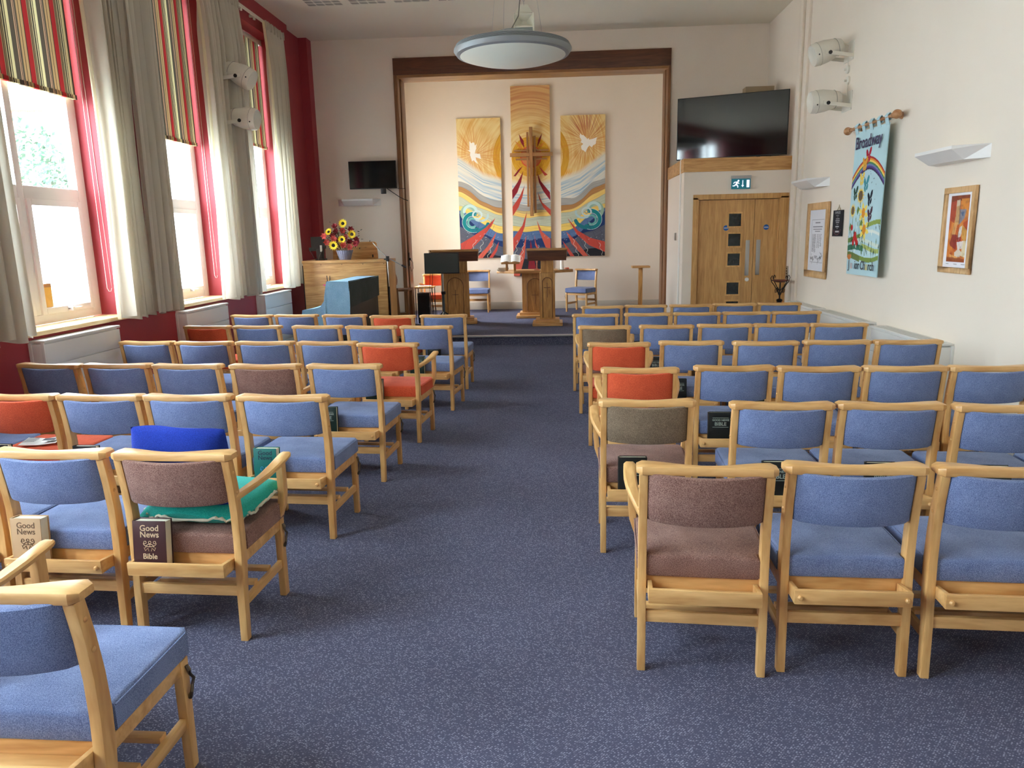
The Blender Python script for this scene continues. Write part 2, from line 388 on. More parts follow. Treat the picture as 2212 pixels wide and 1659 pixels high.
# platform
struct(MB().box(-3.78, 1.735, 10.83, 12.4, 0, .141).box(-3.15, 2.3, 12.4, 14.8, 0, .141).build('floor_platform', CARPET))
struct(MB().box(-3.78, 1.735, 10.80, 10.86, .120, .146).build('trim_1', mat('aluminium_nosing', S(196, 192, 190), .35, metal=.6), bevel=.003))
struct(MB().box(-3.14, 2.29, 14.775, 14.8, .141, .29).build('baseboard_back', mat('cream_skirting', S(206, 198, 184), .5), bevel=.006))
# proscenium surround
ps = MB(); ps.box(-2.515, 1.752, 11.965, 12.0, 4.075, 4.32)
struct(ps.build('trim_2', DARKW, bevel=.003))
struct(MB().box(-2.46, 1.71, 12.0, 12.49, 4.06, 4.12).box(-2.46, 1.71, 11.985, 12.03, 4.035, 4.075).build('trim_3', wood('soffit_timber', S(176, 126, 76), S(140, 94, 52), (1.6, 12, 18), .4)))
jl = MB(); jl.box(-2.515, -2.465, 11.97, 12.49, .0, 4.075); jl.box(-2.465, -2.45, 12.2, 12.49, 0, 4.06); jl.box(-2.465, -2.455, 11.97, 12.08, 0, 4.06)
struct(jl.build('trim_4', MIDW, bevel=.002))
jr = MB(); jr.box(1.71, 1.752, 11.97, 12.49, .0, 4.075); jr.box(1.700, 1.71, 12.2, 12.49, 0, 4.06)
struct(jr.build('trim_5', MIDW, bevel=.002))
# vertical trunking on the right wall
struct(MB().box(3.13, XR, 10.22, 10.36, 0, ZC).box(3.165, XR, 10.08, 10.22, 0, ZC).build('trim_6', WALLC, bevel=.004))
struct(MB().box(XR-.02, XR, YB, 10.08, 0, .12).build('baseboard_right', WHITEW, bevel=.004))
struct(MB().box(XL, XL+.02, YB, 11.1, 0, .14).build('baseboard_left', REDW, bevel=.004))
# lobby box with the double door
BX0, BY = 1.742, 10.5
lb = MB(); lb.box(BX0, 1.90, BY, BY+.12, 0, 2.392); lb.box(3.135, XR, BY, BY+.12, 0, 2.392); lb.box(1.90, 3.135, BY, BY+.12, 2.06, 2.392)
lb.box(BX0, BX0+.1, BY+.12, 11.97, 0, 2.392)
struct(lb.build('wall_lobby', WALLC))
struct(MB().box(BX0-.016, BX0, 10.72, 10.78, 0, 2.58).build('trim_7', WHITEW, bevel=.003))
struct(MB().box(BX0-.012, XR, BY-.012, 11.97, 2.392, 2.57).build('trim_8', OAKX, bevel=.002))
d = struct(MB().box(1.871, 1.945, BY-.02, BY+.12, 0, 2.05).box(3.045, 3.157, BY-.02, BY+.12, 0, 2.05).box(1.871, 3.157, BY-.02, BY+.12, 2.02, 2.09).box(3.03, 3.06, BY+.0, BY+.12, 0, 2.02).build('door_1', OAK, bevel=.004))
gl = [(1.832, 1.652), (1.561, 1.383), (1.291, 1.116), (.891, .717), (.626, .45)]
lf = MB(); lf.box(1.948, 2.366, BY+.03, BY+.07, .01, 2.014); lf.box(2.54, 2.713, BY+.03, BY+.07, .01, 2.014)
zz = [2.014]+[q for g in gl for q in g]+[.01]
for i in range(0, len(zz), 2): lf.box(2.366, 2.54, BY+.03, BY+.07, zz[i+1], zz[i])
leaf = lf.build('door_leaf', OAK, d)
leaf2 = MB().box(2.719, 3.03, BY+.03, BY+.07, .01, 2.012).build('door_leaf', OAK, d)
DG = mat('dark_obscured_glass', S(34, 38, 40), .18, var=.5, vscale=14, spec=.6)
for (a, b) in gl:
    m_ = MB(); t_ = .018
    m_.box(2.35, 2.556, BY+.022, BY+.032, a-t_*.3, a+t_).box(2.35, 2.556, BY+.022, BY+.032, b-t_, b+t_*.3).box(2.35, 2.366+.004, BY+.022, BY+.032, b, a).box(2.536, 2.556, BY+.022, BY+.032, b, a)
    m_.build('glazing_bead', OAKL, leaf, bevel=.002)
    MB().box(2.366, 2.54, BY+.045, BY+.052, b, a).build('glass_panel', DG, leaf)
MB().box(2.611, 2.666, BY+.026, BY+.03, .978, 1.465).build('push_plate', METAL, leaf, bevel=.0015)
MB().box(2.756, 2.812, BY+.026, BY+.03, .988, 1.468).build('push_plate', METAL, leaf2, bevel=.0015)
MB().lathe([(0, 0), (.028, 0), (.028, .008), (.02, .014), (0, .014)], 20, (2.647, BY+.03, .925), Matrix.Rotation(PI/2, 4, 'X')).build('lock', mat('white_lock_cover', S(226, 224, 220), .4), leaf, smooth=True)
BLD = mat('blue_sign_disc', S(28, 96, 176), .5); WHT = mat('white_ink', S(240, 240, 236), .7)
for lf_, x in ((leaf, 2.335), (leaf2, 2.88)):
    dd = MB().lathe([(0, 0), (.037, 0), (.037, .002), (0, .002)], 24, (x, BY+.03, 1.636), Matrix.Rotation(PI/2, 4, 'X')).build('sign_disc', BLD, lf_, label='round blue fire door sticker')
    MB().box(x-.03, x+.03, BY+.0268, BY+.028, 1.638, 1.642).box(x-.03, x+.03, BY+.0268, BY+.028, 1.628, 1.632).build('sign_print', WHT, dd)
# thermostat on lobby side, light switch
t_ = thing('wall_thermostat', 'small white thermostat with dark edge on the side wall of the door lobby', 'thermostat', (BX0, 11.1, 1.53))
MB().box(-.022, 0, -.05, .05, -.055, .055).build('casing', WPLAS, t_, bevel=.006)
MB().box(-.025, -.021, -.06, -.048, -.05, .05).build('dark_edge', BLACK, t_)
t_ = thing('light_switch', 'small grey metal switch plate low on the right wall beside the door', 'switch', (XR-.07, 10.3, 1.02))
MB().box(-.012, 0, -.045, .045, -.09, .09).build('plate', METAL, t_, bevel=.003)
for k in range(4): MB().box(-.016, -.012, -.018+0, .018, .05-k*.035, .068-k*.035).build('rocker', BLACK, t_)

# ---------------------------------------------------------------- left windows, sills, blinds, curtains
def bar(m, y0, y1, z0, z1, xa=-4.16, xb=-4.08): m.box(xa, xb, y0, y1, z0, z1)
HEADM = mat('blind_rail_cover', S(208, 196, 186), .5)
for i, (a, b) in enumerate(WINS):
    n_ = i+1; m = MB(); mu = a+.575
    bar(m, a, a+.06, zs, zh); bar(m, b-.11, b, zs, zh); bar(m, a+.061, b-.111, zs, zs+.075); bar(m, a+.061, b-.111, zh-.06, zh)
    bar(m, a+.061, mu-.036, 1.96, 2.06); bar(m, mu+.036, b-.111, 1.96, 2.06); bar(m, mu-.035, mu+.035, zs+.076, zh-.061)
    fr = struct(m.build('window_%d' % n_, UPVC, bevel=.006))
    for (p, q) in ((a+.06, mu-.035), (mu+.035, b-.11)):
        s = MB(); z0, z1 = zs+.075, 1.96; t_ = .05
        for (y0, y1, u0, u1) in ((p, p+t_, z0, z1), (q-t_, q, z0, z1), (p+t_+.001, q-t_-.001, z0, z0+t_), (p+t_+.001, q-t_-.001, z1-t_, z1)): bar(s, y0, y1, u0, u1, -4.15, -4.065)
        sh = s.build('sash', UPVC, fr, bevel=.005)
        if i in (3, 4, 5): MB().box(-4.065, -4.035, (p+q)/2-.03, (p+q)/2+.12, z0+.015, z0+.03).box(-4.065, -4.02, (p+q)/2-.03, (p+q)/2+.0, z0+.005, z0+.04).build('window_handle', UPVC, sh, bevel=.004)
        MB().box(-4.122, -4.116, p+t_, q-t_, z0+t_, z1-t_).build('frosted_pane', FROST, fr)
        MB().box(-4.122, -4.116, p, q, 2.06, zh-.06).build('clear_pane', GLASS, fr)
    struct(MB().box(-4.08, -3.795, a-.05, b+.03, zs-.035, zs).build('trim_%d' % (10+i), SILLW, bevel=.01, seg=3))
    if i >= 2:
        bz = {2: 2.8, 3: 2.80, 4: 2.66, 5: 2.85}[i]
        wh = {2: 'window closest to the camera', 3: 'left window with the yellow card', 4: 'middle window between the curtains', 5: 'left window nearest the platform'}[i]
        t_ = thing('roller_blind', 'striped red and cream roller blind half down over the '+wh, 'blind', (-4.0, (a+b)/2, 4.24), 0, 'striped roller blinds')
        L_ = (b-a)/2-.03
        MB().tube([(-.02, -L_, 0), (-.02, L_, 0)], .028, 14).box(-.045, .005, L_-.004, L_+.012, -.04, .035).build('roller_tube', HEADM, t_, smooth=True)
        z1 = bz-4.24
        def P(u, v, L_=L_, z1=z1):
            k = v*24; return (-.03+.003*math.sin(u*9)*v, -L_+.02+u*(2*L_-.04), z1*v+(.004*math.sin(u*31) if v == 1 else 0))
        cl = MB().grid(P, 40, 16).build('blind_cloth', STRIPE, t_, smooth=True)
        h = MB().sweep([[(-.042, y, z1+.03+.003*math.sin(y*21)), (-.018, y, z1+.03+.003*math.sin(y*21)), (-.016, y, z1-.005), (-.044, y, z1-.005)] for y in np.linspace(-L_+.02, L_-.02, 40)])
        h.build('hem_pocket', STRIPE, t_, smooth=True, label='gathered hem bar')
        if i < 5:
            zc = -3.05; yy = L_-.02+.012
            MB().tube([(.02, yy, -.02), (.025, yy-.005, zc+.03), (.03, yy+.01, zc), (.035, yy+.03, zc), (.04, yy+.04, zc+.03), (.03, yy+.02, -.02)], .0022, 6).build('pull_chain', WPLAS, t_)
t_ = thing('yellow_patch', 'small yellow-orange card against the lower frosted pane of the left window', 'patch', (-4.112, 5.69, 1.2))  # added rectangle standing in for an unidentified orange shape at the pane
MB().box(-.001, .002, -.075, .075, -.1, .1).build('patch_sheet', mat('yellow_patch_sheet', S(226, 168, 62), .6, var=.1, vscale=12), t_)
MB().box(.002, .003, -.075, .075, .07, .1).build('patch_band', mat('brown_patch_band', S(176, 120, 56), .6), t_)

rail = thing('curtain_rail', 'long white curtain rail fixed high on the red window wall', 'curtain rail', (-3.77, 0, 4.38))
MB().box(-.012, .012, -3.9, 10.75, -.016, .016).build('track', WPLAS, rail, bevel=.003)
for y in (-3.4, -1.6, .4, 2.5, 4.6, 6.7, 8.76, 9.35, 9.75, 10.6): MB().box(-.07, -.012, y-.015, y+.015, -.02, .012).box(-.02, .0, y-.02, y+.02, -.05, -.016).build('bracket', WPLAS, rail, bevel=.002)

def curtain(y0, y1, label, seed, lining=None, xc=-3.71, z0=.965, drift=0.0):
    r = random.Random(seed); t_ = thing('curtain', label, 'curtain', (xc, (y0+y1)/2, 4.37), 0, 'grey beige window curtains')
    W = y1-y0; H = 4.37-z0; n = r.uniform(4.4, 5.6); ph = [r.uniform(0, 6) for _ in range(5)]
    def P(u, v):
        g = min(1, v*6); a = (.012+.046*g)*(1+.3*math.sin(u*7+ph[3]))
        wv = math.sin(2*PI*n*u+ph[0]+.6*math.sin(u*5+ph[4]+v*1.4)+.35*math.sin(v*3+ph[1]))
        nar = 1-.16*math.sin(PI*min(1, v*1.05))*(.6+.4*math.sin(ph[2]))
        y = (u-.5)*W*nar+drift*v+.012*math.cos(2*PI*n*u*2+ph[1])*g
        return (a*wv+.02*math.sin(u*3+ph[1])*v, y, -v*H+(.02*math.sin(PI*n*u) if v == 1 else 0))
    MB().grid(P, 96, 34).build('curtain_cloth', CURT, t_, smooth=True)
    hd = MB()
    for k in range(int(W/.055)):
        u = (k+.5)/int(W/.055); p = P(u, 0); hd.box(p[0]-.016, p[0]+.02, p[1]-.007, p[1]+.007, -.10, .0)
    hd.build('pencil_pleat_heading', CURT, t_, bevel=.004)
    if lining is not None:
        def Q(u, v): p = P(0, v); return (p[0]-.002-.035*u, p[1]-.002-.012*math.sin(u*PI)*math.sin(v*3), -v*H*.995-.02)
        MB().grid(Q, 6, 30).build('lining_edge', LINING, t_, smooth=True)
curtain(2.2, 2.84, 'grey-beige curtain hanging on the pier left of the viewpoint', 3)
curtain(3.88, 4.38, 'grey-beige curtain cut off by the left picture edge', 4)
curtain(4.42, 4.95, 'grey-beige curtain on the near side of the window with the yellow card', 5)
curtain(6.12, 6.56, 'pale grey curtain on the far side of the window with the yellow card', 6, 'L')
curtain(6.58, 7.06, 'darker grey-beige curtain on the near side of the middle window', 7)
curtain(8.07, 8.52, 'cream-edged curtain on the far side of the middle window', 8, 'L')
curtain(8.55, 9.08, 'grey curtain behind the two white spot speakers on the left', 9)
curtain(9.90, 10.55, 'cream and grey curtain nearest the platform beside the organ', 10, 'L')

# radiators / convector covers
def radiator(loc, ln, dep, ht, side, label, grp):
    t_ = thing('convector_heater', label, 'heater', loc, 0, grp); s = side  # side +1: stands on left wall projecting +x
    X = lambda q: s*q
    b_ = MB(); b_.box(min(X(0), X(dep-.012)), max(X(0), X(dep-.012)), .02, ln-.02, .1, ht-.012).build('casing', RADM, t_)
    n_ = 5; hh = (ht-.03-.1)/n_
    p_ = MB()
    for k in range(n_): p_.box(min(X(dep-.014), X(dep)), max(X(dep-.014), X(dep)), .0, ln, .1+k*hh+.006, .1+(k+1)*hh)
    p_.build('front_panel', RADM, t_, bevel=.002)
    MB().box(min(X(0), X(dep+.006)), max(X(0), X(dep+.006)), -.006, ln+.006, ht-.02, ht).build('top_cover', RADM, t_, bevel=.005)
    MB().box(min(X(.025), X(dep-.02)), max(X(.025), X(dep-.02)), -.008, .02, .12, ht-.03).build('end_panel', RADM, t_, bevel=.004)
    MB().box(min(X(.0), X(.025)), max(X(.0), X(.025)), -.012, .02, .1, ht-.02).box(min(X(dep-.022), X(dep)), max(X(dep-.022), X(dep)), -.012, .0, .1, ht-.02).build('end_frame', RADM, t_, bevel=.002)
    if s < 0:
        g = MB(); nn = int((ln-.1)/.022)
        for k in range(nn):
            for x in (.035, .075, .115): g.box(min(X(x), X(x+.028)), max(X(x), X(x+.028)), .05+k*.022, .05+k*.022+.008, ht-.001, ht+.0012)
        o_ = g.build('vent_slots', mat('vent_slot_grey', S(196, 194, 190), .8), t_)
    MB().box(min(X(.02), X(dep-.04)), max(X(.02), X(dep-.04)), .05, ln-.05, 0, .1).build('plinth', RADM, t_)
    return t_
radiator((XL, 5.06, 0), .93, .12, .925, 1, 'white slatted convector heater under the sill of the window with the yellow card', 'left wall heaters')
radiator((XL, 7.16, 0), .93, .12, .925, 1, 'white slatted convector heater under the middle left window', 'left wall heaters')
radiator((XL, 9.18, 0), .93, .12, .925, 1, 'bluish white convector heater on the left wall nearest the organ', 'left wall heaters')
radiator((XR, 6.08, 0), 1.22, .155, .665, -1, 'white convector heater on the right wall nearest the camera', 'right wall heaters')
radiator((XR, 7.56, 0), 1.26, .155, .665, -1, 'middle white convector heater under the hanging banner', 'right wall heaters')
radiator((XR, 8.98, 0), 1.02, .155, .665, -1, 'farthest white convector heater on the right wall near the door', 'right wall heaters')
for (y, lb_) in ((5.9, 'white power socket low on the right wall at the near end of the nearest heater'), (7.45, 'white socket low on the right wall between the two nearer heaters')):
    t_ = thing('wall_socket', lb_, 'socket', (XR, y, .33)); MB().box(-.012, 0, -.06, .06, -.043, .043).build('plate', WPLAS, t_, bevel=.004)
    MB().box(-.03, -.012, -.012, .02, -.02, .014).build('plug', WPLAS, t_, bevel=.004)
#PART2
# ---------------------------------------------------------------- congregation chairs
def rrect(cy, cz, hy, hz, r, x, tilt=0.0, n=2):
    pts = []
    for (sy, sz, a0) in ((1, -1, -90), (1, 1, 0), (-1, 1, 90), (-1, -1, 180)):
        for k in range(n+1):
            a = math.radians(a0+90*k/n)
            dy = sy*(hy-r)+r*math.cos(a); dz = sz*(hz-r)+r*math.sin(a)
            pts.append((x, cy+dy+tilt*dz, cz+dz))
    return pts
def soft_block(m, outline, z0, z1, crown, inset=.014, rings=5):
    """cushion: outline (ccw, xy) rising from z0 to z1 with a rounded edge and a crowned top"""
    cx = sum(p[0] for p in outline)/len(outline); cy = sum(p[1] for p in outline)/len(outline)
    fine = []
    for i, p in enumerate(outline):
        q = outline[(i+1) % len(outline)]; L_ = math.hypot(q[0]-p[0], q[1]-p[1]); k = max(1, int(L_/.045))
        for j in range(k): fine.append((p[0]+(q[0]-p[0])*j/k, p[1]+(q[1]-p[1])*j/k))
    n = len(fine); lv = [(1.0, z0, 0), (1.0, z0+.006, 0)]
    secs = []
    def ring(f, z): return [(cx+(x-cx)*f, cy+(y-cy)*f, z) for x, y in fine]
    hw = .22
    secs.append(ring(.97, z0)); secs.append(ring(1.0, z0+.008))
    secs.append(ring(1.0, z1-inset))
    for k in range(1, 4):
        a = PI/2*k/3; secs.append(ring(1-(1-math.cos(a))*inset/hw, z1-inset+math.sin(a)*inset))
    for k in range(1, rings+1):
        f = (1-inset/hw)*(1-k/rings*.999); secs.append(ring(max(f, .002), z1+crown*(1-f*f)))
    v = [p for s_ in secs for p in s_]; f_ = []
    for i in range(len(secs)-1):
        for k in range(n): f_.append((i*n+k, i*n+(k+1) % n, (i+1)*n+(k+1) % n, (i+1)*n+k))
    f_.append(tuple(range(n))[::-1]); f_.append(tuple(range((len(secs)-1)*n, len(secs)*n)))
    m.add(v, f_); return m

def make_chair(seatm, backm, arms, tray=True, hook=True):
    t_ = bpy.data.objects.new('wooden_chair', None); C.objects.link(t_); t_.empty_display_size = .1
    prof = [(.020, 0, .034), (.030, .2, .042), (.043, .34, .05), (.047, .44, .05), (.043, .55, .046), (.030, .66, .043), (.010, .769, .040)]
    for s in (-1, 1):
        m = MB(); secs = []
        for (yc, z, dp) in prof:
            xo, xi = s*.236, s*.205
            secs.append([(xo, yc-dp/2, z), (xi, yc-dp/2, z), (xi, yc+dp/2, z), (xo, yc+dp/2, z)])
        lg = m.sweep(secs).build('leg', BEECH, t_, bevel=.004)
        for z, yc in ((.715, .02), (.628, .034)):
            MB().lathe([(0, .004), (.004, .0035), (.007, .001), (.0075, -.002), (0, -.002)][::-1], 10, (s*.236, yc, z), Matrix.Rotation(s*PI/2, 4, 'Y')).build('dowel_cap', BEECHX, lg, smooth=True)
        m = MB()
        if arms:
            fp = [(.236, 0), (.236, .30), (.238, .37), (.262, .44), (.268, .50), (.268, .635)]
            secs = [[(s*x, .39, z), (s*(x-.03), .39, z), (s*(x-.03), .432, z), (s*x, .432, z)] for x, z in fp]
        else:
            secs = [[(s*.236, .392, 0), (s*.207, .392, 0), (s*.207, .424, 0), (s*.236, .424, 0)],
                    [(s*.236, .388, .366), (s*.207, .388, .366), (s*.207, .430, .366), (s*.236, .430, .366)]]
        fl = m.sweep(secs).build('leg', BEECH, t_, bevel=.004)
        if hook and s > 0:
            MB().tube([(.240, .41, .345), (.246, .41, .33), (.244, .415, .315), (.25, .425, .295), (.246, .42, .275), (.250, .405, .26), (.243, .41, .245), (.24, .41, .235)], [.006, .007, .005, .005, .005, .005, .007, .006], 7).build('link_hook', BRONZE, fl, smooth=True)
    # top rail
    secs = []
    for k in range(25):
        x = -.247+.494*k/24; q = x/.247; fr = .066-.050*(math.cos(q*PI)*.5+.5); e = 1-.35*max(0, abs(q)-.97)/.03
        cy = (-.018+fr)/2; hy = (fr+.018)/2*e; secs.append(rrect(cy, .784, hy, .0165*e, .007*e, x))
    MB().sweep(secs).build('top_rail', BEECHX, t_, smooth=True)
    # backrest
    secs = []
    for k in range(19):
        x = -.205+.41*k/18; q = x/.205; cy = .018-.046*(1-q*q)**.8; e = 1-.5*max(0, abs(q)-.94)/.06
        cz = .682-.006*(1-q*q); secs.append(rrect(cy, cz, .016*e, .094-.006*(1-e), .010*e, x, tilt=-.16))
    MB().sweep(secs).build('backrest', backm, t_, smooth=True)
    # seat
    out = [(-.204, .03), (.204, .03), (.204, .072), (.238, .076), (.242, .43), (.225, .452), (-.225, .452), (-.242, .43), (-.238, .076), (-.204, .072)]
    st = soft_block(MB(), out, .368, .452, .012).build('seat', seatm, t_, smooth=True)
    rail_ = [(.2375, .08, .443), (.2415, .25, .445), (.2405, .42, .444), (.223, .450, .444), (0, .452, .446), (-.223, .450, .444), (-.2405, .42, .444), (-.2415, .25, .445), (-.2375, .08, .443)]
    MB().tube(rail_, .0028, 6).build('piping', seatm, st, smooth=True)
    # frame under the seat
    m = MB(); m.box(-.206, .206, .045, .066, .312, .372).box(-.208, .208, .40, .42, .32, .366)
    for s in (-1, 1): m.box(min(s*.21, s*.232), max(s*.21, s*.232), .06, .395, .322, .368)
    m.box(-.2, .2, .2, .24, .34, .362)
    m.build('seat_frame', BEECHX, t_, bevel=.002)
    MB().box(-.207, .207, .018, .038, .192, .236).build('stretcher', BEECHX, t_, bevel=.003)
    for s in (-1, 1): MB().box(min(s*.211, s*.229), max(s*.211, s*.229), .045, .395, .138, .176).build('stretcher', BEECHY, t_, bevel=.003)
    if tray:
        for y in (.15, .28): MB().box(-.212, .212, y, y+.034, .172, .19).build('shelf_slat', BEECHX, t_, bevel=.003)
        m = MB(); W = .205 if not arms else .2
        m.box(-W, W, -.062, -.048, .308, .362).box(-W, W, -.05, .045, .308, .318)
        for s in (-1, 1): m.prism([(-.05, .316), (.04, .316), (.04, .35), (-.05, .362)], min(s*W, s*(W-.016)), max(s*W, s*(W-.016)), 'x')
        tr = m.build('book_tray', BEECHX, t_, bevel=.0025)
        if not arms:
            for s in (-1, 1): MB().lathe([(0, .012), (.006, .0105), (.0095, .005), (.009, 0), (0, 0)][::-1], 12, (s*.186, -.062, .334), Matrix.Rotation(PI/2, 4, 'X')).build('button', BEECHX, tr, smooth=True)
    if arms:
        for s in (-1, 1):
            path = [(.224, .025, .606, .012, .014), (.232, .09, .610, .016, .013), (.244, .17, .617, .020, .012), (.256, .25, .628, .024, .012), (.262, .33, .640, .026, .012), (.262, .40, .650, .027, .0115), (.262, .445, .657, .026, .011), (.262, .462, .659, .020, .009)]
            secs = []
            for (x, y, z, hw_, ht_) in path:
                secs.append([(s*x+a*hw_, y, z+b*ht_) for a, b in ((-1, -.5), (-.7, -1), (.7, -1), (1, -.5), (1, .5), (.7, 1), (-.7, 1), (-1, .5))])
            MB().sweep(secs).build('armrest', BEECHY, t_, smooth=True)
    return t_

CH = {}
def chair(kind, arms, seat=None):
    k = (kind, arms, seat)
    if k not in CH:
        back = {'b': BLUE, 'o': ORANGE, 'n': BROWN, 'g': GREYBR}[kind]; sm_ = {'b': BLUE, 'o': ORANGE, 'n': BROWN, 'g': BROWN}[seat or kind]
        CH[k] = [make_chair(sm_, back, arms), False]
    r = CH[k]
    if not r[1]: r[1] = True; return r[0]
    return dup(r[0])
ORD = ['aisle seat', 'second seat from the aisle', 'third seat from the aisle', 'fourth seat from the aisle', 'fifth seat from the aisle', 'sixth seat from the aisle']
ROWN = ['front row', 'second row', 'third row', 'fourth row', 'fifth row', 'sixth row', 'rear row']
COLN = {'b': 'blue', 'o': 'orange', 'n': 'maroon-brown', 'g': 'grey-brown'}
# side, row, seats from the aisle outward: (kind, arms, X, Y, measured turn in degrees)
ROWS = [
 ('left', 0, [('b',0,-1.20,7.60,-2),('o',1,-1.745,7.61,-5),('b',0,-2.31,7.77,-6),('b',0,-2.87,7.85,-6),('b',0,-3.39,7.89,-8)]),
 ('left', 1, [('b',0,-1.22,6.65,-7),('b',0,-1.75,6.71,-7),('b',0,-2.29,6.79,-6),('b',0,-2.90,6.85,-6),('o',1,-3.42,6.90,-6)]),
 ('left', 2, [('o',1,-1.33,5.56,-6),('b',0,-1.85,5.69,-5),('b',0,-2.38,5.74,-5),('b',0,-2.91,5.78,-5),('b',0,-3.43,5.84,-6)]),
 ('left', 3, [('b',0,-1.40,4.61,-4),('n',1,-1.94,4.64,-4),('b',0,-2.49,4.68,-4.5),('b',0,-3.01,4.73,-4),('b',0,-3.52,4.76,-8)]),
 ('left', 4, [('b',0,-1.46,3.67,-4),('b',0,-1.99,3.70,-3),('b',0,-2.49,3.72,-3),('o',0,-3.00,3.75,-4),('b',0,-3.50,3.80,-4)]),
 ('left', 5, [('n',1,-1.51,2.64,-2.5),('b',0,-2.035,2.67,-2.5),('b',0,-2.545,2.70,-3),('b',0,-3.05,2.74,-3)]),
 ('left', 6, [('b',0,-1.385,1.52,-1),('b',1,-1.93,1.66,-2)]),
 ('right', 0, [('b',0,0.50,8.28,-3),('b',0,0.99,8.31,-4),('b',0,1.49,8.29,-3),('b',0,1.98,8.34,-2),('b',0,2.47,8.34,-4)]),
 ('right', 1, [('b',0,0.38,7.44,-5),('b',0,0.91,7.45,-2),('b',0,1.40,7.45,-4),('b',0,1.89,7.44,-2.5),('b',0,2.37,7.42,-2.5)]),
 ('right', 2, [('g',1,0.41,6.46,-4),('b',0,0.95,6.45,-4),('b',0,1.46,6.46,-2.5),('b',0,1.94,6.44,-2.5),('b',0,2.41,6.40,-3.5)]),
 ('right', 3, [('o',1,0.45,5.42,-4),('b',0,0.99,5.46,-3.5),('b',0,1.52,5.40,-2.5),('b',0,2.03,5.40,-2),('b',0,2.52,5.37,-.5)]),
 ('right', 4, [('o',1,0.49,4.36,-3),('b',0,1.06,4.40,-2),('b',0,1.54,4.35,-3),('b',0,2.03,4.33,-2),('b',0,2.51,4.31,-1.5)]),
 ('right', 5, [('g',1,0.43,3.49,-2),('b',0,1.05,3.41,-3.5),('b',0,1.54,3.39,-3.5),('b',0,2.04,3.33,-4),('b',0,2.53,3.30,-4)]),
 ('right', 6, [('n',1,0.51,2.45,-4.5),('b',0,1.02,2.46,-2.5),('b',0,1.52,2.43,-3.5),('b',0,2.02,2.40,-3.5)]),
]
CHAIRS = {}
for side, row, seats in ROWS:
    for i, (k, arms, x, y, dg) in enumerate(seats):
        c = chair(k, arms)
        a = math.radians(dg); o_ = .018
        c.location = (x - math.sin(a)*o_, y+math.cos(a)*o_, 0); c.rotation_euler = (0, 0, a)
        sx = 1.02 if side == 'left' else .965
        if arms: sx *= .985 if (side, row) != ('right', 6) else 1.01
        c.scale = (sx, 1, 1)
        tag(c, f"{COLN[k]} fabric wooden {'armchair' if arms else 'chair'}, {ORD[i]}, {ROWN[row]} of the {side} block",
            'armchair' if arms else 'chair', f'{side} block chairs')
        CHAIRS[(side, row, i)] = c
bpy.context.view_layer.update()

# ---------------------------------------------------------------- bibles
def make_book(cover, lett, W=.135, H=.2, T=.036, lines=(), open_=0.0):
    t_ = bpy.data.objects.new('book', None); C.objects.link(t_); t_.empty_display_size = .05
    c = MB(); th = .003
    c.box(0, W, -T/2, -T/2+th, 0, H); c.box(0, W, T/2-th, T/2, 0, H)
    sp_ = [(-.002, -T/2), (-.006, -T/4), (-.007, 0), (-.006, T/4), (-.002, T/2), (.002, T/2), (.0, 0), (.002, -T/2)]
    c.prism(sp_, 0, H, 'z')
    cv = c.build('cover', cover, t_, bevel=.001)
    MB().box(.001, W-.005, -T/2+th, T/2-th, .003, H-.004).build('page_block', PAGES, t_, bevel=.001)
    for (s, size, z, sh) in lines: text(s, size, lett, t_, (W/2, -T/2-.0004, z), (PI/2, 0, 0), 'title_lettering', .0003, off=.0004)
    return t_
GOLD = mat('faded_gold_print', S(206, 178, 140), .6); INK = mat('dark_print', S(24, 40, 60), .7); SILV = mat('grey_print', S(150, 160, 150), .7)
def emblem(t_, m, x, z, s, YF_=-.026):  # little figures joined in a ring above curved lines
    e = MB()
    for k in (-1, 0, 1):
        e.tube([(x+k*s*.62+math.cos(q)*s*.17, YF_-.0008, z+.35*s+math.sin(q)*s*.17) for q in np.linspace(0, 2*PI, 10)], s*.035, 5)
    e.tube([(x+math.cos(q)*s*.85, YF_-.0008, z+.25*s+math.sin(q)*s*.45) for q in np.linspace(PI, 2*PI, 12)], s*.04, 5)
    e.tube([(x+math.cos(q)*s*.55, YF_-.0008, z-.35*s+math.sin(q)*s*.5) for q in np.linspace(0, PI, 12)], s*.04, 5)
    for k in (-1, 1): e.tube([(x+k*s*.15, YF_-.0008, z-.75*s), (x+k*s*.25, YF_-.0008, z-.35*s), (x+k*s*.6, YF_-.0008, z-.7*s), (x+k*s*.75, YF_-.0008, z-.3*s)], s*.04, 5)
    e.tube([(x, YF_-.0008, z+.2*s), (x, YF_-.0008, z-.2*s)], s*.04, 5)
    return e.build('cover_emblem', m, t_)
BTAN = mat('tan_book_cover', S(196, 160, 120), .6, var=.06); BBRN = mat('dark_brown_book_cover', S(66, 34, 34), .4, coat=.2)
BGRN = mat('green_book_cover', S(14, 104, 96), .4, coat=.3); BDG = mat('dark_green_book_cover', S(12, 36, 30), .4); BBK = mat('black_book_cover', S(16, 20, 20), .4)
GN = [('Good', .034, .170, 0), ('News', .034, .144, 0)]
bk_tan = make_book(BTAN, mat('brown_print', S(112, 84, 60), .7), lines=GN, T=.052, W=.128); emblem(bk_tan, MT['brown_print'], .068, .098, .034)
bk_brn = make_book(BBRN, GOLD, lines=GN+[('Bible', .031, .056, 0)], T=.052, W=.135); emblem(bk_brn, GOLD, .068, .102, .032)
bk_grn = make_book(BGRN, INK, lines=GN, H=.195, T=.05, W=.125); emblem(bk_grn, mat('bright_blue_print', S(70, 170, 226), .6), .068, .075, .04)
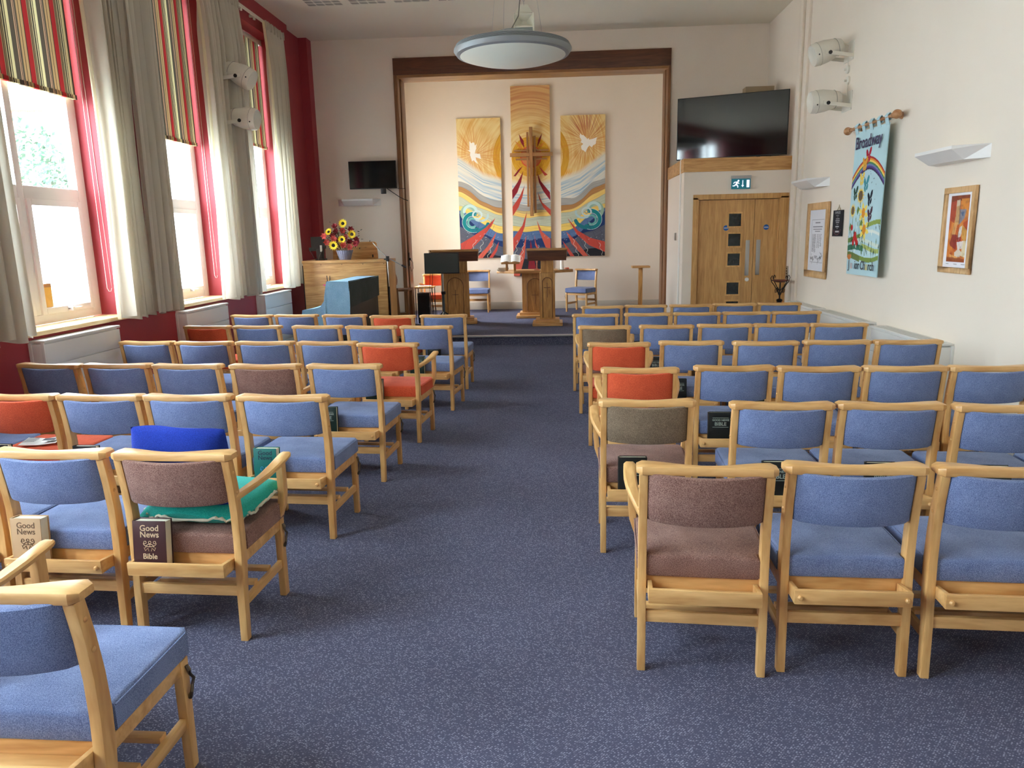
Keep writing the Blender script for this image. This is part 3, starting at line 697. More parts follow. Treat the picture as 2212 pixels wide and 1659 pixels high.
bk_dg = make_book(BDG, SILV, lines=[('GOOD NEWS', .016, .152, 0), ('BIBLE', .030, .128, 0)])
MB().box(.02, .115, -.0198, -.0178, .165, .167).box(.02, .115, -.0198, -.0178, .108, .110).build('title_rule', SILV, bk_dg)
bk_bk = make_book(BBK, SILV, lines=[('GOOD NEWS', .016, .152, 0), ('BIBLE', .030, .128, 0)])
MB().box(.02, .115, -.0198, -.0178, .165, .167).box(.02, .115, -.0198, -.0178, .108, .110).build('title_rule', SILV, bk_bk)
BK = {'t': [bk_tan, 0, 'tan'], 'r': [bk_brn, 0, 'dark brown'], 'g': [bk_grn, 0, 'bright green'], 'd': [bk_dg, 0, 'dark green'], 'k': [bk_bk, 0, 'black']}
BOOKS = [(('left', 5, 1), 't', -.185, 4), (('left', 5, 0), 'r', -.185, 3), (('left', 4, 0), 'g', -.165, 4), (('left', 3, 0), 'd', -.19, 6), (('left', 2, 0), 'd', -.18, 7),
         (('left', 1, 0), 'd', -.15, 3), (('left', 0, 0), 'k', -.17, 5), (('left', 2, 1), 'd', -.12, 2), (('left', 1, 2), 'k', -.18, 8), (('left', 4, 2), 'k', -.17, 2),
         (('left', 4, 3), 'k', -.19, 3), (('right', 5, 0), 'k', -.14, 2), (('right', 4, 1), 'k', -.15, -3), (('right', 3, 1), 'k', -.17, 2), (('right', 2, 1), 'k', -.16, 3),
         (('right', 1, 1), 'k', -.17, 2), (('right', 5, 1), 'k', -.08, 3), (('right', 5, 2), 'k', -.10, -2), (('right', 5, 3), 'k', -.12, 2), (('right', 3, 2), 'd', -.14, 0)]
for key, kk, bx, yaw in BOOKS:
    ent = BK[kk]
    b = ent[0] if not ent[1] else dup(ent[0]); ent[1] = 1
    ch = CHAIRS[key]; a = ch.rotation_euler[2]
    lx, ly = bx, {'t': -.012, 'r': -.012, 'g': -.014}.get(kk, -.024)
    b.location = (ch.location[0]+math.cos(a)*lx*ch.scale[0]-math.sin(a)*ly, ch.location[1]+math.sin(a)*lx+math.cos(a)*ly, .3185)
    b.rotation_euler = (math.radians(-5 if kk != 'r' else -7), 0, a+math.radians(yaw*.3))
    side, row, i = key
    tag(b, f"{ent[2]} bible in tray of {ORD[i].replace('the ', '')}, {ROWN[row]} of {side} block", 'book', 'bibles in the chair trays')
    b.name = 'bible'

# cushions on the maroon armchair, leaflet
cc = CHAIRS[('left', 5, 0)]
def pillow(W, D, H, mat_, name, seed, label, cat, nu=40, nv=34, lump=.02):
    o_ = thing(name, label, cat); r = random.Random(seed); ph = [r.uniform(0, 6) for _ in range(6)]
    def top(u, v, s):
        x = (u-.5)*2; y = (v-.5)*2; ex = abs(x)**4; ey = abs(y)**4
        k = max(0, (1-ex))**.5*max(0, (1-ey))**.5
        sq = 1-.06*(1-abs(y))*abs(x)**2
        return (x*W/2*(1-.05*y*y), y*D/2*(1-.05*x*x), s*H/2*k*(1+lump*8*math.sin(x*3+ph[0])*math.sin(y*2.5+ph[1]))+.012*math.sin(x*4+ph[2])*(1-k))
    m = MB(); m.grid(lambda u, v: top(u, v, 1), nu, nv); m.grid(lambda u, v: top(u, v, -1), nu, nv)
    m.build('cushion_cover', mat_, o_, smooth=True)
    return o_
p1 = pillow(.47, .42, .10, TEAL, 'seat_cushion', 3, 'teal fleece cushion with cream fringe on the maroon armchair seat, left block', 'cushion')
a = cc.rotation_euler[2]
def onchair(lx, ly, z): return (cc.location[0]+math.cos(a)*lx-math.sin(a)*ly, cc.location[1]+math.sin(a)*lx+math.cos(a)*ly, z)
p1.location = onchair(.0, .28, .514); p1.rotation_euler = (.03, .02, a)
fr = MB(); pts = []
for k in range(121):
    t = 2*PI*k/120; x = math.copysign(abs(math.cos(t))**.45, math.cos(t))*.236; y = math.copysign(abs(math.sin(t))**.45, math.sin(t))*.211
    pts.append((x+.002*math.sin(k*1.9), y+.002*math.cos(k*2.3), -.008+.007*math.sin(k*.75)+.003*math.sin(k*2.1)))
fr.tube(pts, [.006+.0022*math.sin(k*2.7) for k in range(121)], 6, cap=False)
fr.build('cream_fringe', mat('cream_fringe', S(206, 202, 180), .95, bump=.6, bscale=200), p1, smooth=True)
p2 = pillow(.41, .36, .1, ROYAL, 'back_cushion', 9, 'royal blue fleece cushion leaning on the backrest of the maroon armchair', 'cushion')
p2.location = onchair(-.03, .12, .70); p2.rotation_euler = (math.radians(97), .03, a)
lf_ = thing('folded_leaflet', 'folded printed leaflet lying on the orange seat of the left fifth row', 'leaflet', (-3.03, 3.98, .468), .25)
m = MB()
m.grid(lambda u, v: ((u-.5)*.2, (v-.5)*.15, .004+.012*abs(u-.5)*(1+v)), 12, 8); m.build('paper', mat('white_paper', S(238, 236, 230), .8), lf_, thick=.0015)
m = MB(); rr = random.Random(5)
for k in range(7): m.box(-.085, -.085+rr.uniform(.05, .075), -.055+k*.016, -.049+k*.016, .0205, .0212)
m.box(.02, .085, -.05, .0, .0225, .023); m.build('print', mat('grey_ink', S(90, 90, 96), .8), lf_)
#PART3
# ---------------------------------------------------------------- platform artwork: one composition across three boards
def AP(x, y):
    y2 = y+(.038-(y-100)*1e-5)*(x-745); x2 = x-(y-370)*3.3e-5*(1290-x)
    return (-1.92+(x2-137)/424, 3.82-(y2-350)/427)
def bnd(d, t):
    return np.interp(d, [q[0] for q in t], [q[1] for q in t])
BN = [[(0,1060),(150,1030),(220,1010),(360,1000),(430,955),(500,880),(600,850)],
      [(0,1100),(150,1090),(220,1070),(330,1055),(430,1010),(500,930),(600,890)],
      [(0,1130),(150,1100),(220,1120),(330,1090),(420,1050),(500,980),(600,930)],
      [(0,1160),(220,1130),(300,1120),(400,1085),(500,1030),(600,970)],
      [(0,1225),(220,1225),(330,1200),(400,1150),(500,1080),(600,1050)],
      [(0,1270),(150,1265),(220,1280),(300,1270),(400,1210),(500,1130),(600,1085)],
      [(0,1340),(150,1320),(220,1345),(300,1330),(400,1290),(500,1180),(600,1110)],
      [(0,1410),(150,1395),(220,1400),(300,1370),(400,1300),(500,1280),(600,1220)],
      [(0,1500),(220,1470),(300,1460),(400,1440),(500,1420),(600,1400)]]
BC = [S(168,168,164), S(182,134,84), S(240,206,120), S(190,198,176), S(242,208,110), S(90,118,160), S(36,58,106), S(92,96,110), S(42,42,48)]
# smooth piecewise-linear boundaries into gentle waves
def smooth_b(i, d):
    dd = np.arange(-60, 700, 6.0); y = bnd(np.abs(dd), BN[i]); k = np.hanning(19); k /= k.sum()
    return np.interp(d, dd, np.convolve(np.pad(y, 9, mode='edge'), k, 'valid'))
RED1, RED2, CRIM = S(196, 78, 66), S(206, 96, 78), S(142, 40, 50)
SP = {'L': [([(460,1160),(430,1225),(350,1330),(262,1418),(180,1422),(178,1372),(280,1310),(380,1240)], RED1), ([(473,1268),(430,1400),(350,1500),(300,1500),(400,1390)], RED2), ([(490,1355),(475,1430),(432,1500),(402,1500),(450,1430)], RED1)],
      'R': [([(1045,1155),(1130,1260),(1230,1320),(1350,1350),(1350,1437),(1220,1380),(1120,1290)], RED1), ([(1035,1268),(1110,1340),(1222,1480),(1180,1480),(1080,1370)], RED2), ([(1005,1345),(1050,1400),(1110,1482),(1075,1482),(1040,1420)], RED1)],
      'C': [([(687,780),(670,870),(640,950),(595,1015),(593,940),(640,870)], CRIM), ([(798,785),(830,860),(905,950),(907,1015),(850,940),(815,870)], CRIM),
            ([(700,890),(680,990),(650,1070),(596,1152),(596,1075),(660,980)], RED1), ([(800,935),(840,1030),(910,1090),(910,1138),(850,1070),(820,1010)], RED1),
            ([(718,1105),(700,1230),(660,1340),(606,1445),(604,1330),(680,1220)], RED1), ([(797,1175),(840,1270),(910,1330),(910,1412),(870,1400),(820,1270)], RED2),
            ([(714,1295),(700,1480),(660,1640),(610,1640),(610,1560),(680,1420)], RED2), ([(778,1290),(790,1360),(822,1420),(803,1420),(785,1380)], RED2), ([(748,1340),(775,1480),(792,1580),(728,1580),(735,1500)], CRIM),
            ([(683,740),(660,775),(625,822),(608,820),(650,765)], CRIM), ([(815,740),(850,775),(884,808),(862,817),(835,780)], RED1),
            ([(650,485),(690,540),(697,600),(665,550)], CRIM), ([(840,478),(825,540),(797,595),(808,530)], CRIM), ([(618,540),(660,570),(690,610),(650,590)], S(220,140,60)), ([(868,540),(840,580),(800,610),(830,570)], S(220,140,60))]}
DOVE = {'L': [(232,615),(250,614),(247,575),(248,540),(262,562),(272,555),(285,555),(293,580),(305,565),(303,600),(292,640),(335,645),(343,685),(300,672),(303,695),(318,725),(290,705),(283,695),(268,705),(262,680),(252,655),(255,632),(246,624)],
        'R': [(1145,478),(1162,492),(1175,492),(1190,508),(1206,525),(1212,514),(1222,528),(1250,520),(1283,508),(1276,535),(1274,560),(1255,570),(1240,588),(1222,574),(1208,590),(1190,628),(1178,615),(1160,608),(1154,580),(1172,562),(1152,548),(1158,530),(1144,510)]}
def art_board(side, X0, X1, Z1, Z0, label):
    t_ = thing('painted_wall_panel', label, 'painting', ((X0+X1)/2, 14.8, Z0), 0, 'triptych on the platform wall')
    MB().box(X0-(X0+X1)/2, X1-(X0+X1)/2, -.04, 0, 0, Z1-Z0).build('canvas_edge', mat('canvas_edge', S(214, 190, 140), .85), t_)
    W, H = X1-X0, Z1-Z0; cv = Cv(W, H, .005, (0, 0, 0))
    cx = 137+(X0+cv.U+1.92)*424; cy = 350+(3.82-(Z1-cv.V))*427
    d = np.abs(cx-745); r = np.hypot(cx-745, (cy-665)); th = np.arctan2(cy-665, cx-745)
    mix = lambda A, B, k: np.array(A[:3])*(1-k[..., None])+np.array(B[:3])*k[..., None]
    n1 = vnoise(r/9+th*1.3, th*2, 1, 1, 1); n2 = vnoise(r/3.2, th*6, 1, 1, 2); n3 = vnoise(cx, cy, .02, .02, 3)
    c = mix(S(240, 218, 156), S(222, 166, 84), np.clip(n1*.9+n2*.4-.25, 0, 1)*np.clip(n3+.3, 0, 1))
    up = np.clip((430-cy)/160, 0, 1)*(side == 'C'); c = c*(1-up[..., None]*.75)+mix(S(216, 168, 110), S(190, 122, 88), np.clip(n1*1.4-.2, 0, 1))*up[..., None]*.75
    k = ((r > 258) & (r < 312)).astype(float)*(side != 'C'); c = c*(1-k[..., None])+mix(S(226, 176, 66), S(206, 146, 46), n2)*k[..., None]
    if side == 'C':
        k = ((r > 84) & (r < 160)).astype(float); c = c*(1-k[..., None])+mix(S(232, 184, 62), S(208, 146, 42), n2)*k[..., None]
        k = (r <= 84).astype(float); c = c*(1-k[..., None])+mix(S(222, 150, 96), S(206, 122, 80), n3)*k[..., None]
        k = (np.abs(r-84) < 4).astype(float); c = c*(1-k[..., None])+np.array(S(226, 100, 70)[:3])*k[..., None]
    else:
        ox, oy = (270, 640) if side == 'L' else (1195, 560); rr = np.hypot(cx-ox, cy-oy); t2 = np.arctan2(cy-oy, cx-ox)
        st = vnoise(t2*34+60+rr*.012, rr*.006, 1, 1, 5); st = np.clip((st-.42)*3.2, 0, 1)*np.clip(1-rr/250, 0, 1)**.8*np.clip(rr/30, 0, 1)
        colr = mix(S(216, 138, 60), S(206, 88, 50), np.clip(1-rr/160, 0, 1))
        if side == 'R': q = np.clip((oy-20-cy)/100, 0, 1)*np.clip(1.4-np.abs(cx-ox)/140, 0, 1); colr = colr*(1-q[..., None])+np.array(S(180, 70, 56)[:3])*q[..., None]; st = np.clip(st+q*.25*(st > .05), 0, 1)
        c = c*(1-st[..., None])+colr*st[..., None]
        k = np.clip(1-np.hypot((cx-(430 if side == 'L' else 1040))/90, (cy-(810 if side == 'L' else 800))/45), 0, 1)*np.clip(n2*2-.4, 0, 1)*1.2; k = np.clip(k, 0, 1)
        c = c*(1-k[..., None])+np.array(S(232, 160, 50)[:3])*k[..., None]
    # pale streaked sky under the glow
    lim = np.interp(d, [0, 160, 220, 400, 600], [880, 860, 850, 790, 650]); st = vnoise((cy-lim)/9+cx*.004, cx*.006, 1, 1, 8)
    sky = mix(S(228, 226, 214), S(160, 190, 208), np.clip((st-.35)*2, 0, 1)*np.clip((cy-lim)/60, 0, 1)); k = np.clip((cy-lim+20)/40, 0, 1); c = c*(1-k[..., None])+sky*k[..., None]
    wob = 5*np.sin(cx*.03)
    for i in range(9):
        b = smooth_b(i, d)+wob; k = (cy > b).astype(float); tone = BC[i]
        if i == 1 and side == 'C': tone = S(214, 190, 130)
        v_ = .9+.2*vnoise((cy-b)/7, cx*.01, 1, 1, 20+i); c = c*(1-k[..., None])+(np.array(tone[:3])*v_[..., None])*k[..., None]
        e = np.clip(1-np.abs(cy-b)/2.2, 0, 1)*.6; c = c*(1-e[..., None])+np.array(S(80, 80, 84)[:3])*e[..., None]
        for off in (14, 27):
            if i in (3, 4, 5, 6, 7):
                e = np.clip(1-np.abs(cy-b-off-3*np.sin(cx*.05+i))/1.4, 0, 1)*.3*(cy > b); c = c*(1-e[..., None])+np.array(S(60, 70, 84)[:3])*e[..., None]
    cv.c = np.clip(c, 0, 1)
    T = lambda pts: [((lambda q: (q[0]-X0, Z1-q[1]))(AP(*p))) for p in pts]
    if side != 'C':
        sg = 1 if side == 'L' else -1; bx = 265 if side == 'L' else 1248; by = 1190 if side == 'L' else 1160
        arc = lambda ox, oy, rx, ry, a0, a1, n=24: T([(bx+sg*(ox+rx*math.cos(a)), by+oy+ry*math.sin(a)) for a in np.linspace(a0, a1, n)])
        cv.line(arc(-25, -70, 52, 55, PI*.6, PI*2.0), .07, S(150, 184, 164)); cv.line(arc(-10, -80, 50, 48, PI, PI*1.95), .055, S(190, 218, 214))
        cv.line(arc(15, 5, 72, 68, PI*.35, PI*1.55), .085, S(28, 132, 136)); cv.line(arc(45, -5, 95, 80, PI*.1, PI*.6), .07, S(36, 120, 132)); cv.line(arc(8, 10, 34, 36, PI*.3, PI*1.7), .04, S(110, 176, 168))
        cv.line(arc(48, -55, 36, 32, PI*.9, PI*2.7), .032, S(196, 216, 216)); cv.line(arc(75, -48, 60, 42, -.2, PI*.7), .04, S(178, 206, 208)); cv.line(arc(48, -55, 14, 12, 0, PI*1.5), .014, S(120, 150, 160))
        cv.line(arc(15, 5, 90, 86, PI*.4, PI*1.5), .006, S(230, 240, 236)); cv.line(arc(10, 5, 52, 50, PI*.4, PI*1.5), .006, S(220, 236, 232))
    for pts, col in SP[side]: cv.poly(T(pts), col)
    if side in DOVE: cv.poly(T(DOVE[side]), S(250, 246, 236))
    rr_ = random.Random(ord(side)); LN = {'L': (200, 500, 1280, 1490), 'R': (1010, 1340, 1270, 1470), 'C': (610, 900, 1290, 1620)}[side]
    for k in range(3):  # pale wavy threads and dark hatch lines in the rocks
        x = {'L': (300, 360, 440), 'R': (1090, 1180, 1300), 'C': (640, 690, 810)}[side][k]; y0 = LN[2]+60+k*15
        cv.line(T([(x+8*math.sin(q*.11)+(-q*.35 if side == 'L' else q*.3 if side == 'R' else -q*.12), y0+q) for q in range(0, 150, 8)]), .007, S(206, 208, 196))
    for k in range(16):
        x = rr_.uniform(LN[0], LN[1]); y = rr_.uniform(LN[2]-120, LN[3]-80); sl = (.5 if side == 'L' else -.5 if side == 'R' else rr_.choice((-.35, .35)))
        cv.line(T([(x, y), (x-sl*70, y+80)]), .004, S(44, 50, 66), .8)
    for k in range(14):
        x = rr_.uniform(LN[0], LN[1]); y = rr_.uniform(LN[2], LN[2]+70); cv.line(T([(x, y), (x+8, y-5)]), .005, S(190, 200, 214))
    cv.build('painted_face', lambda u, v: (u-W/2, -.0415, H-v), t_)
    return t_
art_board('L', -1.92, -1.07, 3.82, 1.17, 'left painted panel with a white dove above waves and red rays')
art_board('C', -.865, -.115, 4.38, .80, 'tall central painted panel with golden rings behind the wooden cross')
art_board('R', .085, .94, 3.82, 1.17, 'right painted panel with a white dove under red strokes and curling waves')
cx_ = thing('wooden_cross', 'pale wooden cross of layered battens on the central painted panel', 'cross', (-.48, 14.745, 1.96), 0)
OC = wood('cross_oak', S(186, 138, 88), S(150, 104, 62), (22, 22, 2.4), .4); OCX = wood('cross_oak_arm', S(184, 136, 86), S(150, 104, 62), (2.4, 22, 22), .4)
for (x0, x1, z0, z1, y) in ((-.035, .03, 0, 1.66, -.09), (-.09, -.05, .18, 1.57, -.055), (.045, .09, .06, 1.50, -.055)):
    MB().box(x0, x1, y, y+.035, z0, z1).build('upright_batten', OC, cx_, bevel=.003)
for (x0, x1, z0, z1, y) in ((-.41, .41, 1.12, 1.19, -.075), (-.335, .335, 1.22, 1.25, -.035), (-.30, .305, 1.06, 1.09, -.035)):
    MB().box(x0, x1, y, y+.03, z0, z1).build('cross_batten', OCX, cx_, bevel=.003)

# ---------------------------------------------------------------- lecterns, table, platform furniture
def arch_panel(par, xc, y, z0, z1, w_, matd, matc, cross=True):
    pts = [(xc-w_/2, z0), (xc+w_/2, z0), (xc+w_/2, z1-w_/2)]+[(xc+w_/2*math.cos(a), z1-w_/2+w_/2*math.sin(a)) for a in np.linspace(.15, PI-.15, 12)]+[(xc-w_/2, z1-w_/2)]
    a_ = MB().prism(pts, y-.001, y+.006, 'y').build('arched_panel', matc, par)
    ol = [(p[0], y-.003, p[1]) for p in pts[2:]+[pts[0]]]; ol = [(pts[1][0], y-.003, pts[1][1])]+ol
    MB().tube(ol, .006, 5).build('arch_groove', matd, a_, smooth=True)
    if cross:
        zc = z1-w_*1.05
        MB().box(xc-.006, xc+.006, y-.006, y, zc-.16, zc+.08).box(xc-.055, xc+.055, y-.006, y, zc-.006, zc+.006).prism([(xc-.012, zc), (xc, zc+.03), (xc+.012, zc), (xc, zc-.03)], y-.007, y, 'y').build('inlaid_cross', matd, a_)
def lectern(loc, rz, sw, dw, label, dh=1.25, dd=.36):
    t_ = thing('lectern', label, 'lectern', loc, rz)
    MB().box(-sw/2-.12, sw/2+.12, -.24, .24, 0, .055).build('base_board', OAKX, t_, bevel=.012)
    MB().box(-sw/2-.07, sw/2+.07, -.19, .19, .055, .105).build('base_step', OAKX, t_, bevel=.008)
    MB().box(-sw/2, sw/2, -.13, .13, .105, .85).box(-sw/2+.008, sw/2-.008, -.122, .122, .85, .862).build('lower_column', OAKD, t_, bevel=.006)
    MB().box(-sw/2+.022, sw/2-.022, -.105, .105, .86, dh-.05).build('upper_column', OAKD, t_, bevel=.006)
    MB().hexa([(-dw/2, -dd/2+.02, dh-.20), (dw/2, -dd/2+.02, dh-.20), (dw/2, dd/2, dh-.20), (-dw/2, dd/2, dh-.20), (-dw/2, -dd/2, dh-.02), (dw/2, -dd/2, dh-.02), (dw/2, dd/2, dh-.14), (-dw/2, dd/2, dh-.14)]).build('desk_apron', DARKW, t_, bevel=.003)
    MB().hexa([(-dw/2-.015, -dd/2-.02, dh-.035), (dw/2+.015, -dd/2-.02, dh-.035), (dw/2+.015, dd/2+.03, dh-.165), (-dw/2-.015, dd/2+.03, dh-.165), (-dw/2-.015, -dd/2-.02, dh), (dw/2+.015, -dd/2-.02, dh), (dw/2+.015, dd/2+.03, dh-.13), (-dw/2-.015, dd/2+.03, dh-.13)]).build('desk_top', OAKX, t_, bevel=.004)
    arch_panel(t_, 0, -.131, .13, .78, min(.27, sw*.62), MIDW, OAKD)
    return t_
lectern((-.165, 12.1, .141), 0, .25, .62, 'narrow oak lectern with an arched cross panel right of centre on the platform')
lectern((-1.74, 12.52, .141), math.radians(7), .47, .79, 'wide oak lectern behind the flat screen on the platform')
ct = thing('communion_table', 'oak communion table with a single arched pedestal behind the narrow lectern', 'table', (-.40, 13.3, .141))
MB().box(-.34, .34, -.26, .26, 0, .05).build('base_board', OAKX, ct, bevel=.012)
MB().box(-.28, .28, -.2, .2, .05, .1).build('base_step', OAKX, ct, bevel=.008)
MB().box(-.23, .23, -.15, .15, .1, .80).build('pedestal', OAKD, ct, bevel=.006)
tp = [(-.68, -.12), (-.36, -.33), (.36, -.33), (.68, -.12), (.68, .14), (.36, .33), (-.36, .33), (-.68, .14)]
MB().prism(tp, .80, .845, 'z').build('table_top', OAKX, ct, bevel=.006)
arch_panel(ct, .0, -.151, .13, .70, .28, MIDW, OAKD)
bs = thing('book_stand', 'small oak book stand on the left end of the communion table', 'stand', (-.82, 13.1, .986))
for x in (-.07, .07): MB().box(x-.018, x+.018, -.05, .05, 0, .125).build('stand_leg', OAKD, bs, bevel=.003)
MB().hexa([(-.16, -.10, .125), (.16, -.10, .125), (.16, .09, .205), (-.16, .09, .205), (-.16, -.10, .14), (.16, -.10, .14), (.16, .09, .22), (-.16, .09, .22)]).box(-.16, .16, -.115, -.10, .12, .155).build('stand_board', OAKX, bs, bevel=.003)
ob = thing('open_book', 'large open book with white pages on the small stand on the table', 'book', (-.82, 13.1, 1.135), 0)
def pg(s): return lambda u, v: (s*(.004+u*.17), -.10+v*.20, .0+v*.11+.022*math.sin(PI*min(1, u*1.15))*(1-u*.4)+.006)
OBM = mat('open_page_paper', S(244, 240, 232), .85)
for s in (-1, 1): MB().grid(pg(s), 12, 6).build('page_spread', OBM, ob, smooth=True, thick=.012)
m = MB(); rr = random.Random(4)
for s in (-1, 1):
    for k in range(12):
        P_ = pg(s); u0 = .18; u1 = .18+rr.uniform(.5, .68); v = .08+k*.07
        a_, b_ = P_(u0, v), P_(u1, v); m.tube([(a_[0], a_[1], a_[2]+.0035), P_((u0+u1)/2, v)[:2]+(P_((u0+u1)/2, v)[2]+.0035,), (b_[0], b_[1], b_[2]+.0035)], .0012, 4)
m.build('print_lines', mat('page_print', S(150, 146, 144), .8), ob)
for k, (c_, n_, x) in enumerate(((S(216, 206, 186), 'lower', 0), (S(236, 230, 216), 'upper', .015))):
    b_ = thing('hymn_book', f'{n_} of two pale flat books stacked on the left tip of the table', 'book', (-.97+x, 13.14, .986+k*.026))
    MB().box(-.09, .09, -.06, .06, 0, .025).build('page_block', PAGES, b_, bevel=.002); MB().box(-.095, .092, -.064, .064, .0, .004).box(-.095, .092, -.064, .064, .021, .025).build('cover', mat('pale_cover_%d' % k, c_, .6), b_)
cd = thing('pillar_candle', 'thick white pillar candle on a plate on the right of the communion table', 'candle', (.085, 13.2, .992))
MB().lathe([(0, 0), (.032, 0), (.033, .16), (.026, .164), (0, .158)], 20).build('wax_body', mat('white_wax', S(250, 248, 240), .5), cd, smooth=True)
MB().tube([(0, 0, .156), (.001, 0, .172)], .0015, 5).build('wick', BLACK, cd)
pl = thing('candle_plate', 'small glass plate with orange petals under the white candle', 'plate', (.1, 13.2, .986))
MB().lathe([(0, 0), (.06, 0), (.105, .006), (.10, .009), (0, .005)], 24).build('dish', mat('pale_glass_dish', S(206, 212, 200), .15), pl, smooth=True)
for x, y, c_ in ((.062, -.03, S(236, 130, 100)), (.09, -.01, S(220, 96, 70)), (.045, -.05, S(236, 150, 120))): MB().lathe([(0, 0), (.018, .004), (.022, .018), (.01, .03), (0, .03)], 10, (x-.0, y, .006)).build('petal_head', mat('orange_petal_%d' % int(x*1000), c_, .7), pl, smooth=True)
gb = thing('candle_holder', 'turned pinkish wood candle holder on the middle of the communion table', 'candle holder', (-.36, 13.15, .986))
MB().lathe([(0, 0), (.05, 0), (.052, .012), (.03, .022), (.012, .03), (.010, .12), (.016, .14), (.018, .165), (0, .165)], 20).build('turned_body', mat('pinkish_wood', S(206, 132, 104), .5), gb, smooth=True)

for (x, y, deg, kind, arms, lab) in ((-1.56, 14.60, 180, 'b', 0, 'blue fabric chair on the platform facing the room, between the lecterns'), (.57, 14.36, 149, 'b', 0, 'blue fabric chair on the platform turned toward the communion table'), (-2.22, 13.45, 186, 'o', 1, 'orange fabric armchair on the platform facing the room behind the wide lectern')):
    k = (kind, arms, 'stage')
    if k not in CH: CH[k] = [make_chair(BLUE if kind == 'b' else ORANGE, BLUE if kind == 'b' else ORANGE, arms, tray=False), False]
    r_ = CH[k]; c = dup(r_[0]) if r_[1] else r_[0]; r_[1] = True
    c.location = (x, y, .141); c.rotation_euler = (0, 0, math.radians(deg)); c.scale = (.97, 1, 1); tag(c, lab, 'armchair' if arms else 'chair', 'chairs on the platform')

mo = thing('flat_screen', 'dark flat screen on a pole stand before the wide lectern', 'monitor', (-1.88, 12.02, .141))
MB().box(-.285, .285, -.018, .018, .87, 1.205).build('bezel', BLACK, mo, bevel=.004)
MB().box(-.272, .272, -.0195, -.018, .885, 1.19).build('screen', GREYSC, mo)
MB().tube([(0, .03, .56), (0, .03, 1.0)], .016, 12).build('upper_pole', METAL, mo, smooth=True)
MB().tube([(0, .03, .02), (0, .03, .58)], .022, 12).build('lower_pole', mat('dark_grey_pole', S(84, 96, 102), .4, metal=.5), mo, smooth=True)
MB().box(-.03, .04, .0, .06, .53, .58).build('clamp', BLACK, mo, bevel=.006)
MB().box(-.06, .06, .0, .04, .9, 1.08).build('mounting_plate', BLACK, mo)
m = MB()
for k in range(3):
    a = k*2.094+.5; m.tube([(0, .03, .25), (.3*math.cos(a), .03+.3*math.sin(a), .012)], .012, 8)
m.build('tripod_leg', BLACK, mo, smooth=True)
m = MB()
for x in (-.2, -.16): m.tube([(x, .01, .88), (x-.02, .02, .6), (x+.03, .03, .3), (x+.06, .04, .05), (x+.2, .06, .01)], .004, 6)
m.tube([(-.2, .02, 1.2), (-.22, .03, 1.25), (-.19, .03, 1.24), (-.17, .02, 1.22)], .004, 6)
m.build('cable', BLACK, mo, smooth=True)

st = thing('wooden_pedestal_stand', 'slim pale wood T-shaped stand on the right side of the platform', 'stand', (1.60, 14.4, .141))
MB().box(-.17, .17, -.14, .14, .795, .835).build('top_board', OAKX, st, bevel=.008)
MB().box(-.038, .038, -.038, .038, .03, .795).build('column', OAKD, st, bevel=.004)
MB().box(-.15, .15, -.13, .13, 0, .035).build('foot_board', OAKX, st, bevel=.006)
hs = thing('hanging_handset', 'small black handset with a cable loop clipped to the left opening post', 'handset', (-2.44, 12.2, 1.25))
MB().box(-.012, .0, -.02, .02, -.11, .11).box(0, .02, -.01, .01, -.02, .02).build('handset_body', BLACK, hs, bevel=.004)
MB().tube([(.004, 0, .0), (.05, -.01, -.05), (.055, -.01, -.15), (.02, 0, -.2), (.0, 0, -.12)], .004, 6).build('cable_loop', BLACK, hs, smooth=True)

# organ case, bench parts, flowers, microphone, piano
oc = thing('organ_case', 'oak-panelled organ case with a flat front screen at the left of the platform', 'organ', (-3.0, 10.3, 0))
MB().box(-.585, .62, 0, .03, 0, 1.27).build('front_panel', OAKX, oc, bevel=.002)
MB().box(-.60, .635, -.012, .48, 1.27, 1.31).build('top_board', OAKX, oc, bevel=.004)
MB().box(-.60, -.575, 0.03, .45, 0, 1.27).build('side_panel', OAKL, oc, bevel=.002)
MB().box(.60, .632, .0, .45, 0, 1.27).build('side_panel', OAKL, oc, bevel=.002)
m = MB()
for k in range(4): m.lathe([(0, 0), (.006, 0), (0, .002)], 8, (-.33+k*.3, -.001, 1.25), Matrix.Rotation(PI/2, 4, 'X'))
m.build('screw_head', BLACK, oc)
MB().box(-.62, -.60, .05, .5, 0, 1.24).build('dark_back_edge', BLACK, oc)
mb_ = thing('music_desk', 'rounded oak music desk board standing on the organ behind the flowers', 'music desk', (-2.945, 10.72, 1.31))
W_ = .335; pts = [(-W_, 0), (W_, 0), (W_-.01, .2)]+[(W_-.05+.04*math.cos(a), .205+.04*math.sin(a)) for a in np.linspace(0, PI/2, 5)]+[(-W_+.05-.04*math.cos(a), .205+.04*math.sin(a)) for a in np.linspace(PI/2, 0, 5)]+[(-W_+.01, .2)]
MB().prism(pts, 0, .022, 'y').build('board', OAKX, mb_, bevel=.004)
for x in (-.25, .26): MB().box(x-.01, x+.01, -.002, .0, .02, .06).build('slot', BLACK, mb_)
eq = thing('black_control_unit', 'black electronic unit with cables on the left end of the organ case', 'equipment', (-3.42, 10.55, 1.31))
MB().box(-.10, .09, -.05, .05, .16, .33).build('screen_body', BLACK, eq, bevel=.005)
MB().box(-.035, .06, -.04, .04, 0, .17).box(-.14, -.02, -.03, .03, .13, .18).box(-.05, .09, -.06, .06, 0, .02).build('stand', BLACK, eq, bevel=.004)
MB().box(.03, .06, -.056, -.05, .12, .21).build('paper_label', mat('white_label', S(220, 218, 210), .7), eq)
